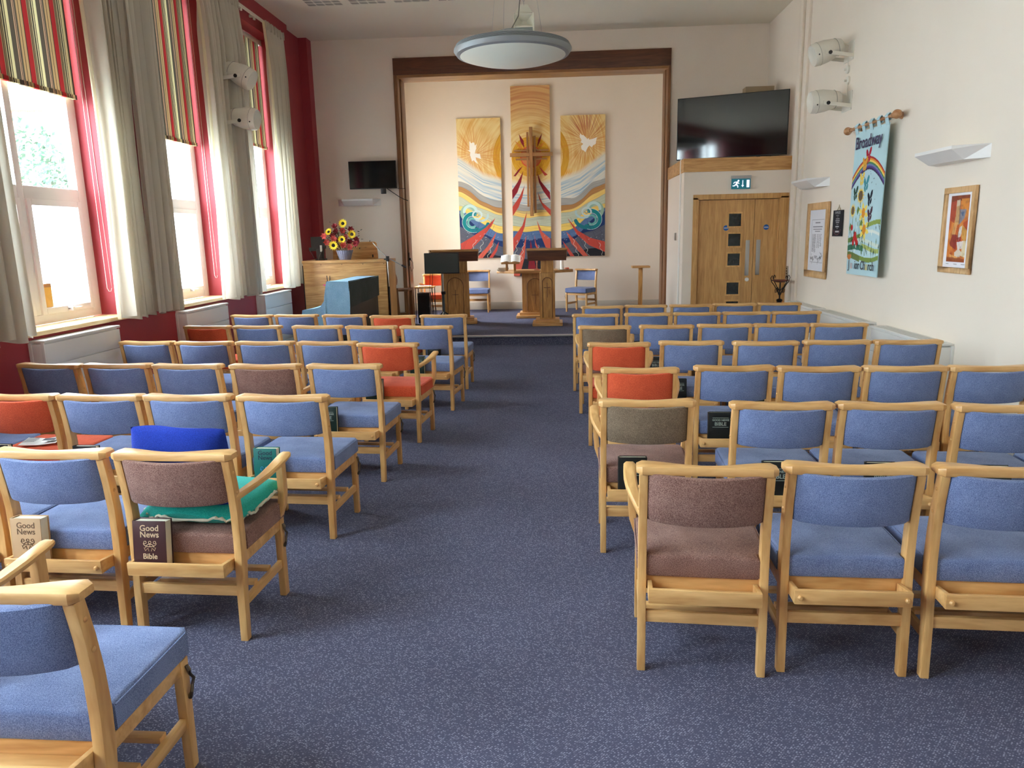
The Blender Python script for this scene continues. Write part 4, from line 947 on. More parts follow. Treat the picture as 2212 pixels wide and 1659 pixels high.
m = MB(); m.tube([(-.13, -.03, .14), (-.09, -.05, .08), (-.05, -.06, .01)], .003, 5); m.tube([(.07, -.05, .15), (.03, -.07, .08), (.0, -.08, .005)], .003, 5); m.tube([(.09, 0, .25), (.16, .03, .33), (.24, .1, .34)], .003, 5)
m.build('cable', mat('grey_cable', S(120, 118, 112), .6), eq, smooth=True)
def FP(zx, zy): return (-3.11+(zx/6.38+640-735)/150, 1.33+(558-(460+zy/6.38))/154)
fl = thing('flower_arrangement', 'basket of artificial sunflowers and dark red blooms on top of the organ', 'flowers', (-3.02, 10.45, 1.31))
bp = MB(); nst = 22
bsk = MB().lathe([(0, 0), (.078, 0), (.115, .13), (.108, .13), (.072, .01), (0, .01)], 32).build('basket', mat('grey_blue_basket', S(122, 120, 140), .7), fl, smooth=True)
for k in range(nst):
    a = 2*PI*k/nst; bp.hexa([(math.cos(a+q)*r_, math.sin(a+q)*r_, z) for (q, r_, z) in ((-.09, .079, .0), (.09, .079, .0), (.09, .074, .0), (-.09, .074, .0), (-.09, .121, .135), (.09, .121, .135), (.09, .112, .135), (-.09, .112, .135))])
bp.build('basket_slat', mat('grey_blue_slat', S(150, 148, 168), .7, var=.2, vscale=30), bsk, bevel=.001)
YEL = mat('yellow_petal', S(244, 208, 40), .7, var=.1, vscale=30); SEED = mat('sunflower_seed_head', S(40, 30, 20), .9, bump=.5, bscale=300)
DRED = mat('dark_red_petal', S(150, 40, 48), .7, var=.25, vscale=30); LRED = mat('coral_red_petal', S(214, 92, 84), .7, var=.2, vscale=30); LEAF = mat('artificial_leaf', S(46, 62, 34), .6, var=.3, vscale=20); STRAW = mat('dry_straw', S(170, 150, 120), .9)
def petals(n, r0, r1, wd, tilt, M, m):
    for k in range(n):
        a = 2*PI*k/n; ca, sa = math.cos(a), math.sin(a); v = []
        for (q, ww, z) in ((r0, wd*.4, 0), ((r0+r1)/2, wd, tilt*.5), (r1, .001, tilt), ((r0+r1)/2, -wd, tilt*.5), (r0, -wd*.4, 0)):
            v.append(M @ Vector((ca*q-sa*ww, sa*q+ca*ww, z)))
        m.add(v, [(0, 1, 2, 3, 4)])
def face(dx, dz): return Vector((dx, -1, dz)).to_track_quat('Z', 'Y').to_matrix().to_4x4()
stems = MB()
for (zx, zy, dx, dz, s) in ((702, 148, 0, .2, 1), (518, 258, -.4, .5, .85), (832, 297, .2, -.1, .95), (692, 365, 0, .1, .9), (570, 442, -.1, .0, 1.1)):
    X_, Z_ = FP(zx, zy); M_ = Matrix.Translation((X_+3.02, -.10 if zy > 200 else -.04, Z_-1.31)) @ face(dx, dz)
    m = MB(); petals(14, .02*s, .068*s, .011, .010, M_, m); petals(13, .02*s, .056*s, .010, .018, M_ @ Matrix.Rotation(.22, 4, 'Z'), m)
    f_ = m.build('sunflower', YEL, fl, label='yellow sunflower head')
    MB().lathe([(0, .014), (.014*s, .013), (.023*s, .006), (.024*s, 0), (0, 0)][::-1], 14, (0, 0, 0), M_).build('seed_head', SEED, f_, smooth=True)
    p = M_ @ Vector((0, 0, 0)); stems.tube([p, (p.x*.6, p.y*.4+.02, p.z*.7), (p.x*.2, 0, .1)], .003, 5)
for k, (zx, zy, q) in enumerate(((600,190,0),(690,245,0),(455,315,0),(600,290,0),(470,400,0),(575,350,0),(640,380,0),(750,335,1),(812,232,1),(780,405,0),(735,435,0),(790,470,0),(868,372,1),(880,425,1),(905,400,1),(560,320,1),(700,440,0),(610,250,1))):
    X_, Z_ = FP(zx, zy); M_ = Matrix.Translation((X_+3.02, -.07+.03*math.sin(k*2.3), Z_-1.31)) @ face(math.sin(k*1.7)*.7, .3+.5*math.cos(k*2.1))
    m = MB(); petals(6, .003, .052, .019, .026, M_, m); petals(6, .002, .034, .014, .036, M_ @ Matrix.Rotation(.5, 4, 'Z'), m)
    f_ = m.build('red_bloom', DRED if q or k % 3 == 0 else LRED, fl, label='dark red artificial bloom' if q or k % 3 == 0 else 'coral red artificial bloom')
    p = M_ @ Vector((0, 0, 0)); stems.tube([p, (p.x*.6, p.y*.4+.02, p.z*.7), (p.x*.2, 0, .1)], .0025, 5)
stems.build('stem', LEAF, fl)
m = MB(); rr = random.Random(11)
for k in range(150):
    zx = rr.gauss(670, 110); zy = rr.gauss(350, 75); X_, Z_ = FP(zx, min(zy, 480)); M_ = Matrix.Translation((X_+3.02, rr.uniform(-.06, .09), Z_-1.31)) @ Matrix.Rotation(rr.uniform(0, 6), 4, Vector((rr.gauss(0, 1), rr.gauss(0, 1), rr.gauss(0, 1))).normalized())
    v = [M_ @ Vector(p) for p in ((0, 0, 0), (.02, .010, .004), (.045, 0, 0), (.02, -.010, .004))]; m.add(v, [(0, 1, 2, 3)])
o = m.build('foliage', LEAF, fl); o['kind'] = 'stuff'
m = MB()
for k in range(90):
    a = rr.uniform(0, 2*PI); r_ = rr.uniform(.02, .12); p = Vector((r_*math.cos(a), r_*math.sin(a), .13+rr.uniform(-.01, .03))); m.tube([p, p+Vector((rr.gauss(0, .02), rr.gauss(0, .02), rr.uniform(0, .03)))], .0025, 4)
o = m.build('dry_moss', STRAW, fl); o['kind'] = 'stuff'
ms = thing('microphone_stand', 'black and chrome boom microphone stand at the right end of the organ', 'microphone stand', (-2.30, 9.98, 0))
MB().tube([(0, 0, .02), (0, 0, .95)], .011, 10).build('lower_pole', BLACK, ms, smooth=True)
MB().tube([(0, 0, .9), (0, 0, 1.30)], .008, 10).build('upper_pole', METAL, ms, smooth=True)
MB().tube([(-.20, .04, 1.545), (-.1, .02, 1.43), (.0, 0, 1.34), (.25, -.05, 1.21)], .007, 8).build('boom_arm', METAL, ms, smooth=True)
MB().tube([(.20, -.04, 1.236), (.26, -.052, 1.205)], .013, 10).build('counterweight', BLACK, ms, smooth=True)
MB().box(-.02, .02, -.02, .02, 1.29, 1.36).box(-.05, -.02, -.008, .008, 1.31, 1.33).build('boom_clutch', BLACK, ms, bevel=.004)
m = MB()
for k in range(3): a = k*2.094+.3; m.tube([(0, 0, .22), (.26*math.cos(a), .26*math.sin(a), .012)], .009, 8)
m.build('tripod_leg', BLACK, ms, smooth=True)
pn = thing('draped_piano', 'upright piano under a light blue cloth and dark quilted back cover beside the organ', 'piano', (-2.54, 8.84, 0), math.radians(-3.3))
MB().box(-.26, -.005, .01, 1.2, 0, 1.08).build('case', BLACK, pn, bevel=.004)
MB().box(-.58, -.26, .02, 1.19, .58, .74).box(-.56, -.52, .04, .09, 0, .58).box(-.56, -.52, 1.12, 1.17, 0, .58).build('keybed', BLACK, pn, bevel=.004)
BCL = fabric('light_blue_cloth', S(124, 166, 196), S(160, 198, 220), 200); DCL = fabric('dark_grey_quilt', S(44, 50, 50), S(70, 78, 76), 200)
prof = [(.012, 1.09), (-.27, 1.095), (-.285, 1.05), (-.30, .95), (-.32, .86), (-.37, .79), (-.46, .765), (-.60, .75), (-.615, .70), (-.612, .42)]
dp = MB(); PT = []
for i in range(len(prof)-1):
    for k in range(4):
        t = k/4; PT.append((prof[i][0]*(1-t)+prof[i+1][0]*t, prof[i][1]*(1-t)+prof[i+1][1]*t))
PT.append(prof[-1]); n_ = len(PT)
dp.grid(lambda u, v: (PT[min(n_-1, int(round(u*(n_-1))))][0]+.006*math.sin(v*9+u*14), .0+v*1.215, PT[min(n_-1, int(round(u*(n_-1))))][1]+.004*math.sin(v*7+u*20)), n_, 30)
# end flap of the cloth falling over the near side, its lower hem slanting
def flap(u, v):
    i = min(n_-1, int(round(u*(n_-1)))); x, z = PT[i]; hem = .66 if x > -.2 else .66-(-.2-x)*.75
    zt = z if x > -.605 else min(z, .75); zb = min(hem, zt-.005)
    return (x+.010*math.sin(v*4+u*9)*v, -.004-.016*math.sin(u*17+v*3)*v-.012*v, zt+(zb-zt)*v)
dp.grid(flap, n_, 20)
dp.build('blue_cloth', BCL, pn, smooth=True, thick=.004)
dc = MB(); dc.grid(lambda u, v: (.008+.008*math.sin(u*12)*v, -.01+u*1.23, 1.10-v*.27-.05*v*(1-u)), 30, 10); dc.build('back_cover', DCL, pn, smooth=True, thick=.005)
pp = thing('pen_pot', 'small black pen pot with a pink pen clipped to the organ front', 'pot', (-3.225, 10.26, .86))
MB().box(-.03, .03, -.03, .03, 0, .16).build('pot_body', BLACK, pp, bevel=.004)
m = MB(); m.tube([(-.012, 0, .1), (-.02, 0, .24)], .006, 6); m.tube([(.012, .01, .1), (.018, .01, .235)], .005, 6); m.build('dark_pen', BLACK, pp)
MB().tube([(-.02, -.03, .10), (-.065, -.04, .115)], .008, 6).build('pink_pen', mat('pink_plastic', S(226, 60, 150), .5), pp)
wt = thing('small_side_table', 'small dark wood table between the organ and the left opening post', 'table', (-2.40, 11.25, .141))
MB().box(-.18, .14, -.2, .2, .66, .69).build('table_top', MIDW, wt, bevel=.004)
for x in (-.15, .11):
    for y in (-.17, .17): MB().box(x-.02, x+.02, y-.02, y+.02, 0, .66).build('leg', MIDW, wt, bevel=.003)
MB().box(-.15, .11, -.17, .17, .22, .24).box(-.13, .09, -.16, -.02, .24, .33).build('shelf', MIDW, wt)
op = thing('leaning_wood_board', 'brown wooden board with a rounded pinkish top beside the organ', 'board', (-2.47, 10.88, .141))
MB().hexa([(0, 0, 0), (.12, 0, 0), (.12, .03, 0), (0, .03, 0), (-.02, 0, .72), (.09, 0, .72), (.09, .03, .72), (-.02, .03, .72)]).build('board', MIDW, op, bevel=.003)
MB().prism([(-.02, .72)]+[(.03+.06*math.cos(a), .84+.12*math.sin(a)) for a in np.linspace(-.6, PI, 12)], .004, .024, 'y').build('rounded_top', mat('pinkish_board', S(196, 150, 122), .5), op)
sb = thing('subwoofer_box', 'black speaker box standing behind the left opening post', 'speaker', (-2.42, 12.65, .141))
MB().box(.01, .22, -.10, .10, 0, .52).build('cabinet', BLACK, sb, bevel=.006); MB().box(.02, .21, -.102, -.10, .04, .48).build('grille', mat('dark_grille', S(34, 34, 36), .8), sb)
tb = thing('folding_table', 'small light wood table with papers behind the left opening post', 'table', (-2.29, 12.66, .141))
MB().box(-.16, .16, -.15, .15, .60, .625).build('table_top', OAKL, tb, bevel=.003)
for x in (-.145, .145):
    for y in (-.135, .135): MB().tube([(x, y, 0), (x, y, .6)], .008, 6).build('leg', BLACK, tb)
pw = thing('loose_papers', 'stack of white papers on the small light wood table', 'papers', (-2.29, 12.66, .766), .3); MB().box(-.11, .11, -.07, .07, 0, .012).build('sheets', MT['white_paper'], pw)

# ---------------------------------------------------------------- screens, lights, speakers, signs
tv = thing('television', 'large flat television standing on top of the door lobby', 'television', (2.43, 10.85, 2.57), math.radians(-19.6))
MB().box(-.745, .745, -.02, .02, .03, .87).build('bezel', BLACK, tv, bevel=.004)
MB().box(-.735, .735, -.0215, -.02, .045, .862).build('screen', SCREEN, tv)
MB().box(-.4, .4, .02, .06, .15, .65).build('back_casing', BLACK, tv, bevel=.02)
MB().box(-.55, -.2, -.10, .10, 0, .012).box(.2, .55, -.10, .10, 0, .012).box(-.4, -.35, -.015, .015, .0, .05).box(.35, .4, -.015, .015, 0, .05).build('foot_stand', BLACK, tv, bevel=.003)
bx = thing('cardboard_box', 'tan box showing behind the top of the large television', 'box', (2.93, 11.45, 2.57)); MB().box(-.2, .2, -.1, .1, 0, 1.05).build('carton', mat('tan_carton', S(164, 144, 116), .9), bx)
tv2 = thing('small_television', 'small black television on a bracket on the wall left of the opening', 'television', (-2.9, 11.86, 2.37), math.radians(0))
MB().box(-.375, .38, -.02, .02, 0, .425).build('bezel', BLACK, tv2, bevel=.004); MB().box(-.365, .37, -.0215, -.02, .012, .415).build('screen', mat('small_black_screen', S(7, 8, 12), .1, spec=.35), tv2)
MB().box(.12, .20, -.01, .03, -.08, .02).box(-.05, .2, .02, .13, .15, .3).build('wall_bracket', BLACK, tv2, bevel=.006)
MB().tube([(.22, 0, .0), (.40, .05, -.13), (.47, .09, -.17), (.53, .09, -.19)], .006, 6).tube([(.38, .05, .0), (.47, .09, -.0), (.50, .09, -.01)], .004, 6).build('cable', BLACK, tv2, smooth=True)
def uplighter(loc, rz, label, ln=.78, dep=.235):
    t_ = thing('wall_uplighter', label, 'wall light', loc, rz, 'white wall uplighters')   # back along local x on the wall, projecting to -y
    h = ln/2; f = h-.1
    v = [(-h, 0, .1), (h, 0, .1), (f, -dep, .1), (-f, -dep, .1), (-h, 0, 0), (h, 0, 0), (f-.02, -dep*.55, 0), (-f+.02, -dep*.55, 0), (f, -dep, .075), (-f, -dep, .075)]
    f_ = [(4, 5, 1, 0), (4, 7, 6, 5), (7, 9, 8, 6), (9, 3, 2, 8), (5, 6, 8, 2, 1), (4, 0, 3, 9, 7)]
    MB().add(v, f_).build('metal_shade', WPLAS2, t_, thick=.003)
    MB().tube([(-h+.1, -.08, .06), (h-.1, -.08, .06)], .012, 8).build('lamp_tube', WPLAS, t_, smooth=True)
    return t_
uplighter((-3.17, 12.0, 2.12), 0, 'white wall uplighter below the small television on the front wall', .70, .15)
uplighter((XR, 9.5, 2.09), -PI/2, 'white wall uplighter above the framed certificate on the right wall', .78)
uplighter((XR, 6.23, 2.09), -PI/2, 'white wall uplighter above the orange abstract picture on the right wall', .78)
def spot_speaker(loc, side, pitch, label, drop):
    t_ = thing('sound_projector', label, 'speaker', loc, 0, 'white sound projector speakers'); s = side
    M_ = Matrix.Translation((s*(.24 if s < 0 else .30), 0, 0)) @ Matrix.Rotation(s*(PI/2+pitch), 4, 'Y')
    MB().lathe([(0, -.17), (.045, -.17), (.07, -.155), (.09, -.10), (.118, .02), (.122, .09), (.118, .15), (.108, .165), (.10, .16), (0, .15)], 32, (0, 0, 0), M_).build('horn_body', WPLAS, t_, smooth=True)
    for z in (.10, -.10): MB().lathe([(.1195 if z > 0 else .092, z), (.1235 if z > 0 else .0965, z+.003), (.1195 if z > 0 else .092, z+.006)], 32, (0, 0, 0), M_).build('seam_ring', mat('grey_seam', S(150, 146, 136), .6), t_, smooth=True)  # slim grey rings mark the casing seams
    m = MB(); e_ = 0 if s < 0 else .06
    for y in (-.128, .128): m.hexa([(s*.01, y-.004, -.10), (s*(.30+e_), y-.004, -.06), (s*(.30+e_), y+.004, -.06), (s*.01, y+.004, -.10), (s*.01, y-.004, -.06), (s*(.30+e_), y-.004, -.02), (s*(.30+e_), y+.004, -.02), (s*.01, y+.004, -.06)])
    m.box(min(0, s*.012), max(0, s*.012), -.13, .13, -.12, .08)
    m.build('mounting_bracket', WPLAS, t_, bevel=.002)
    for x in (.25,): MB().lathe([(0, 0), (.02, 0), (.02, .008), (0, .010)], 14, (s*(x+e_), -.132, -.045), Matrix.Rotation(PI/2, 4, 'X')).build('pivot_knob', BLACK, t_, smooth=True)
    MB().lathe([(0, 0), (.008, 0), (.008, .004), (0, .004)], 8, (s*(.36+e_), -.118, -.06), Matrix.Rotation(PI/2, 4, 'X')).build('small_screw', BLACK, t_)
    MB().tube([(s*(.08+e_), -.04, .06), (s*.04, -.09, .03), (s*.05, -.1, -.08*drop), (s*.02, -.03, -.17*drop), (0, 0, -.18*drop)], .005, 6).build('cable', WPLAS, t_, smooth=True)
    MB().lathe([(0, 0), (.045, 0), (.045, .02), (.012, .025), (.012, .05), (0, .05)], 18, (0, 0, -.20*drop), Matrix.Rotation(s*PI/2, 4, 'Y')).build('junction_box', WPLAS, t_, smooth=True)
spot_speaker((XR, 8.75, 3.50), -1, .32, 'upper white sound projector tilted down on the right wall', 1)
spot_speaker((XR, 8.72, 2.98), -1, .12, 'lower white sound projector on the right wall above the banner', -1)
spot_speaker((XL, 8.55, 3.44), 1, .5, 'upper white sound projector in front of the left curtains', 1)
spot_speaker((XL, 8.55, 2.97), 1, .14, 'lower white sound projector in front of the left curtains', -1)
pd = thing('pendant_light', 'large round white disc pendant light hanging over the aisle', 'ceiling light', (-.40, 7.38, 3.30))
rim = [(.50, -.045), (.53, -.035), (.555, .0)]
for k in range(4): rim += [(.555-k*.006, .004+k*.011), (.548-k*.006, .008+k*.011), (.553-k*.006, .012+k*.011)]
rim += [(.52, .05), (.30, .115), (.14, .135), (.13, .17), (0, .175)]
MB().lathe(rim, 72).build('metal_rim', mat('grey_lamp_metal', S(142, 146, 148), .45, metal=.2), pd, smooth=True)
MB().lathe([(0, -.125), (.10, -.122), (.2, -.113), (.3, -.097), (.4, -.075), (.47, -.055), (.505, -.042)], 72).build('diffuser', mat('opal_diffuser', S(234, 236, 222), .35), pd, smooth=True)
m = MB()
for a in (.3, 2.4, 4.5): m.tube([(.3*math.cos(a), .3*math.sin(a), .11), (.1*math.cos(a), .1*math.sin(a), 1.32)], .0015, 5)
m.build('suspension_wire', METAL, pd)
MB().tube([(-.02, -.02, .17), (.06, -.02, .3), (.09, -.02, .55), (.07, 0, .9), (.0, 0, 1.32)], .006, 6).build('flex_cable', mat('grey_flex', S(124, 120, 108), .6), pd, smooth=True)
MB().lathe([(0, 0), (.07, 0), (.07, .03), (0, .03)], 20, (0, 0, 1.29)).build('ceiling_rose', WPLAS, pd, smooth=True)
hsb = thing('hanging_speaker_box', 'white hanging loudspeaker box with grey grille behind the disc light', 'speaker', (-.355, 9.0, 3.56))
SW = mat('white_speaker_cabinet', S(226, 224, 208), .5)
MB().box(-.115, -.10, 0, .22, 0, .52).box(.10, .115, 0, .22, 0, .52).box(-.1, .1, 0, .22, .50, .52).box(-.1, .1, 0, .22, 0, .015).box(-.1, .1, .2, .22, 0, .52).box(-.1, .1, 0, .02, .365, .38).build('cabinet', SW, hsb, bevel=.003)
MB().add([(-.1, .0, .5), (.1, .0, .5), (.1, 0, .38), (-.1, 0, .38), (-.03, .12, .46), (.03, .12, .46), (.03, .12, .43), (-.03, .12, .43)], [(0, 4, 5, 1), (1, 5, 6, 2), (2, 6, 7, 3), (3, 7, 4, 0), (4, 7, 6, 5)]).build('horn_flare', SW, hsb)
MB().box(-.1, .1, .008, .02, .015, .365).build('grille', mat('grey_speaker_grille', S(138, 146, 140), .8), hsb)
MB().prism([(-.11, .52), (.11, .52), (.04, .62), (-.04, .62)], .05, .06, 'y').build('hanging_bracket', SW, hsb)
m = MB()
for k in range(10): m.tube([(math.cos(t)*.012*(k % 2)+0, .055+math.cos(t)*.012*((k+1) % 2), .63+k*.047+math.sin(t)*.026) for t in np.linspace(0, 2*PI, 9)], .003, 5)
m.build('chain', METAL, hsb, smooth=True)
# slotted acoustic ceiling inserts
DKS = mat('dark_slot', S(60, 54, 48), .9)
for c_ in range(4):
    X0 = -3.24+c_*.575
    t_ = thing('ceiling_vent', ['slotted ceiling vent panel nearest the window wall', 'second slotted ceiling vent panel from the window wall', 'third slotted ceiling vent panel from the window wall', 'slotted ceiling vent panel nearest the disc light'][c_], 'ceiling vent', (X0, 9.2, ZC), 0, 'slotted ceiling vents')
    MB().box(-.01, .46, 0, 1.12, -.0015, 0).build('plaster_plate', CEILM, t_)
    m = MB()
    for r_ in range(10):
        for b_ in range(4):
            for k in range(6):
                x = b_*.118+k*.0165+.004; y = .02+r_*.11
                m.hexa([(x, y, -.0035), (x+.006, y, -.0035), (x+.016, y+.075, -.0035), (x+.010, y+.075, -.0035), (x, y, -.001), (x+.006, y, -.001), (x+.016, y+.075, -.001), (x+.010, y+.075, -.001)])
    m.build('slot_pattern', DKS, t_)
ex = thing('exit_sign', 'green and white emergency exit sign with a running figure above the door', 'sign', (2.50, BY, 2.152))
MB().box(-.13, .13, -.06, 0, .135, .176).build('lamp_housing', mat('grey_sign_housing', S(176, 172, 168), .5), ex, bevel=.004)
MB().box(-.128, .128, -.035, -.028, 0, .138).build('sign_plate', mat('green_sign_plate', S(10, 84, 86), .3, emit=S(14, 110, 130), estr=.10), ex)
LW = mat('lit_white_pictogram', S(225, 228, 250), .4, emit=S(225, 228, 255), estr=.22)
m = MB(); F = lambda pts: m.prism(pts, -.0375, -.0352, 'y')
F([(.075, .02), (.112, .02), (.112, .118), (.075, .118)]); F([(.018, .115), (.028, .115), (.028, .05), (.042, .05), (.023, .022), (.004, .05), (.018, .05)])
F([(-.035+.013*math.cos(a), .108+.013*math.sin(a)) for a in np.linspace(0, 2*PI, 12, endpoint=False)])
F([(-.062, .098), (-.040, .098), (-.036, .085), (-.020, .074), (-.024, .066), (-.042, .074), (-.052, .060), (-.036, .046), (-.034, .02), (-.046, .016), (-.050, .040), (-.068, .050), (-.084, .036), (-.112, .036), (-.112, .048), (-.09, .05), (-.074, .066), (-.066, .086), (-.084, .084), (-.094, .070), (-.104, .076), (-.090, .094)])
m.build('running_figure_pictogram', LW, ex)
ps_ = thing('plant_stand', 'black wrought iron scroll stand with a reddish dish in front of the door', 'stand', (2.97, 10.06, 0))
MB().lathe([(0, .905), (.05, .91), (.12, .935), (.115, .94), (.0, .915)], 24).build('dish', mat('reddish_brown_dish', S(112, 52, 44), .5), ps_, smooth=True)
MB().tube([(0, 0, .03), (0, 0, .5), (0, 0, .91)], .010, 8).build('stem', IRON, ps_, smooth=True)
MB().lathe([(0, .5), (.03, .52), (.042, .6), (.03, .65), (.042, .675), (.02, .69), (0, .69)], 16).build('bulb_collar', IRON, ps_, smooth=True)
for k in range(4):
    a = k*PI/2+.35; pts = [(.012, .74), (.04, .80), (.09, .87), (.135, .92), (.15, .97), (.13, 1.0), (.11, .985), (.118, .965)]
    MB().tube([(math.cos(a)*q, math.sin(a)*q, z) for q, z in pts], .0055, 6).build('scroll_arm', IRON, ps_, smooth=True)
    pts = [(.01, .80), (.05, .84), (.075, .81), (.07, .775), (.05, .78), (.055, .80)]
    MB().tube([(math.cos(a)*q, math.sin(a)*q, z) for q, z in pts], .0045, 6).build('small_scroll', IRON, ps_, smooth=True)
    MB().tube([(0, 0, .12), (math.cos(a)*.1, math.sin(a)*.1, .06), (math.cos(a)*.17, math.sin(a)*.17, .006)], .007, 6).build('foot', IRON, ps_, smooth=True)

# right wall: banner, certificate, slate sign, abstract picture (u runs towards the camera)
RW = Matrix.Rotation(-PI/2, 4, 'Z')
bn = thing('hanging_banner', 'pale blue fabric banner with a rainbow and flowers reading Broadway Junior Church', 'banner', (XR-.08, 7.78, 1.12), -PI/2)
W, H = .78, 1.44
cv = Cv(W, H, .006, S(186, 216, 222)); nz = vnoise(cv.U, cv.V, 8, 8, 4); cv.c *= (.96+.08*nz)[..., None]
q = (cv.U-W/2)/(W/2); top = .185+.125*np.abs(q)**1.7; RB = [S(178, 42, 52), S(232, 150, 60), S(240, 212, 110), S(74, 132, 92), S(120, 130, 176), S(92, 70, 140), S(66, 48, 84)]
vv = cv.V/H; th_ = .088
for i, c_ in enumerate(RB):
    cv.put(((vv > top+i*th_/7) & (vv < top+(i+1)*th_/7)).astype(float), c_)
P_ = lambda pts: [(x*W, y*H) for x, y in pts]
def bfly(x, y, c_, s=1.0, a=0.3):
    for sx in (-1, 1):
        for (dx, dy, rx, ry) in ((.030, -.034, .024, .042), (.022, .030, .018, .030)):
            X_, Y_ = sx*dx*s, dy*s-sx*dx*math.tan(a)*s
            q_ = [(rx*s*math.cos(t)+ry*.35*s*sx*math.sin(-t), ry*s*math.sin(t)) for t in np.linspace(0, 2*PI, 14, endpoint=False)]
            cv.poly([(x*W+X_+u, y*H+Y_+v) for u, v in q_], c_)
    cv.line([(x*W, y*H-.02), (x*W, y*H+.03)], .008, c_)
# land: hills, grasses, leaves
for (ya, yb, x0, x1, c_) in ((.635, .665, .55, 1, S(150, 168, 84)), (.72, .755, 0, .4, S(110, 140, 74)), (.76, .785, .3, 1, S(214, 226, 216)), (.79, .82, .45, 1, S(176, 188, 108)), (.80, .84, 0, .5, S(64, 120, 96)), (.855, .885, .35, 1, S(128, 150, 76)), (.855, .90, 0, .42, S(112, 126, 72)), (.70, .72, .45, 1, S(226, 234, 228))):
    sh_ = .02*np.sin((cv.U/W)*5+ya*20); k = ((vv > ya+sh_) & (vv < yb+sh_) & (cv.U/W >= x0) & (cv.U/W <= x1)).astype(float); cv.put(k, c_)
rr = random.Random(8)
for k in range(46):
    x = rr.uniform(.0, 1); y = rr.uniform(.68, .87); c_ = rr.choice([S(52, 96, 62), S(92, 128, 66), S(60, 88, 80), S(236, 240, 232), S(36, 60, 50), S(130, 160, 90)])
    L_ = rr.uniform(.03, .07); d_ = rr.uniform(-.06, .06); cv.poly(P_([(x, y), (x+d_*.5+.012, y-L_*.5), (x+d_, y-L_), (x+d_*.4-.012, y-L_*.5)]), c_)
for (x0, y0, x1, y1) in ((.34, .48, .36, .80), (.13, .57, .10, .80), (.42, .58, .46, .85), (.48, .70, .47, .86), (.52, .70, .55, .86), (.75, .76, .75, .9), (.2, .8, .2, .88)): cv.line(P_([(x0, y0), ((x0+x1)/2+.01, (y0+y1)/2), (x1, y1)]), .008, S(78, 110, 62))
for (x, y, a) in ((.28, .545, 1), (.26, .60, -1), (.40, .64, 1), (.05, .66, 1), (.33, .63, -1)): cv.poly(P_([(x, y-.03), (x+.035*a+.02, y-.01), (x, y+.035), (x-.03, y+.005)]), S(108, 134, 70))
def sunf(x, y, r_):
    for k in range(16):
        a = 2*PI*k/16; cv.poly([(x*W+r_*math.cos(a-.2)*.6, y*H+r_*math.sin(a-.2)*.6), (x*W+r_*math.cos(a)*1.15, y*H+r_*math.sin(a)*1.15), (x*W+r_*math.cos(a+.2)*.6, y*H+r_*math.sin(a+.2)*.6)], S(240, 206, 84))
    cv.disc(x*W, y*H, r_*.72, r_*.72, S(240, 206, 84)); cv.disc(x*W, y*H, r_*.6, r_*.6, S(112, 92, 72))
sunf(.33, .445, .085); sunf(.11, .545, .072)
for (x, y) in ((.45, .565), (.50, .68)):
    for k in range(6): a = 2*PI*k/6+.3; cv.poly([(x*W, y*H), (x*W+.075*math.cos(a-.35), y*H+.075*math.sin(a-.35)), (x*W+.11*math.cos(a), y*H+.11*math.sin(a)), (x*W+.075*math.cos(a+.35), y*H+.075*math.sin(a+.35))], S(242, 220, 110))
    cv.disc(x*W, y*H, .038, .05, S(226, 150, 52))
bfly(.47, .185, S(176, 36, 60), 1.1, .25); bfly(.38, .235, S(226, 162, 60), 1.0, .1); bfly(.33, .335, S(238, 206, 90), .95, .1); bfly(.47, .375, S(74, 148, 158), 1.05, .35); bfly(.16, .43, S(40, 74, 56), 1, .3); bfly(.61, .475, S(30, 34, 46), 1, .4); bfly(.64, .585, S(74, 40, 56), 1, .4)
for (x, y) in ((.12, .665), (.23, .735), (.28, .75), (.25, .715), (.31, .77), (.2, .77)): cv.disc(x*W, y*H, .03, .032, S(192, 44, 44))
cv.disc(.08*W, .875*H, .055, .028, S(198, 120, 64)); cv.disc(.14*W, .868*H, .02, .02, S(206, 134, 80))
for k in range(40): cv.disc(rr.uniform(.3, .8)*W, rr.uniform(.26, .62)*H, .0045, .0045, S(50, 60, 80))
cv.build('painted_cloth', lambda u, v: (u-W/2+.012*math.sin(v*3), -.012-.014*math.sin(v/H*PI)-.006*math.sin(u*9)*v, H-v), bn)
MB().grid(lambda u, v: (u*W-W/2+.012*math.sin(v*H*3), -.008-.014*math.sin(v*PI)-.006*math.sin(u*W*9)*v*H, H-v*H), 12, 20).build('banner_backing', mat('pale_blue_cloth', S(182, 212, 220), .9), bn, thick=.004)
for k in range(5):
    x = -W/2+.035+k*(W-.07)/4; m = MB(); m.sweep([[(x-.035, y, z), (x+.035, y, z), (x+.035, y-.004, z), (x-.035, y-.004, z)] for (y, z) in ((-.01, H-.02), (-.022, H+.03), (-.03, H+.065), (-.01, H+.09), (.01, H+.065), (.0, H+.02))])
    m.build('hanging_tab', MT['pale_blue_cloth'], bn)
PUR = mat('purple_lettering', S(66, 54, 88), .7)
text('Broadway', .17, PUR, bn, (-.02, -.030, H-.12), (PI/2, 0, 0), 'banner_title', .001, off=.002, sx=.93)
GRL = mat('grey_lettering', S(70, 70, 80), .7)
for s, x, m_ in (('J', -.30, GRL), ('u', -.235, mat('pale_pink_lettering', S(226, 190, 190), .8)), ('n', -.17, mat('pale_blue_lettering', S(196, 216, 226), .8)), ('ior', -.095, GRL), ('Ch', .055, GRL), ('u', .145, mat('pale_yellow_lettering', S(238, 222, 150), .8)), ('rch', .255, GRL)):
    text(s, .125, m_, bn, (x, -.032, .10), (PI/2, 0, 0), 'banner_caption', .001, off=.001, sx=.85)
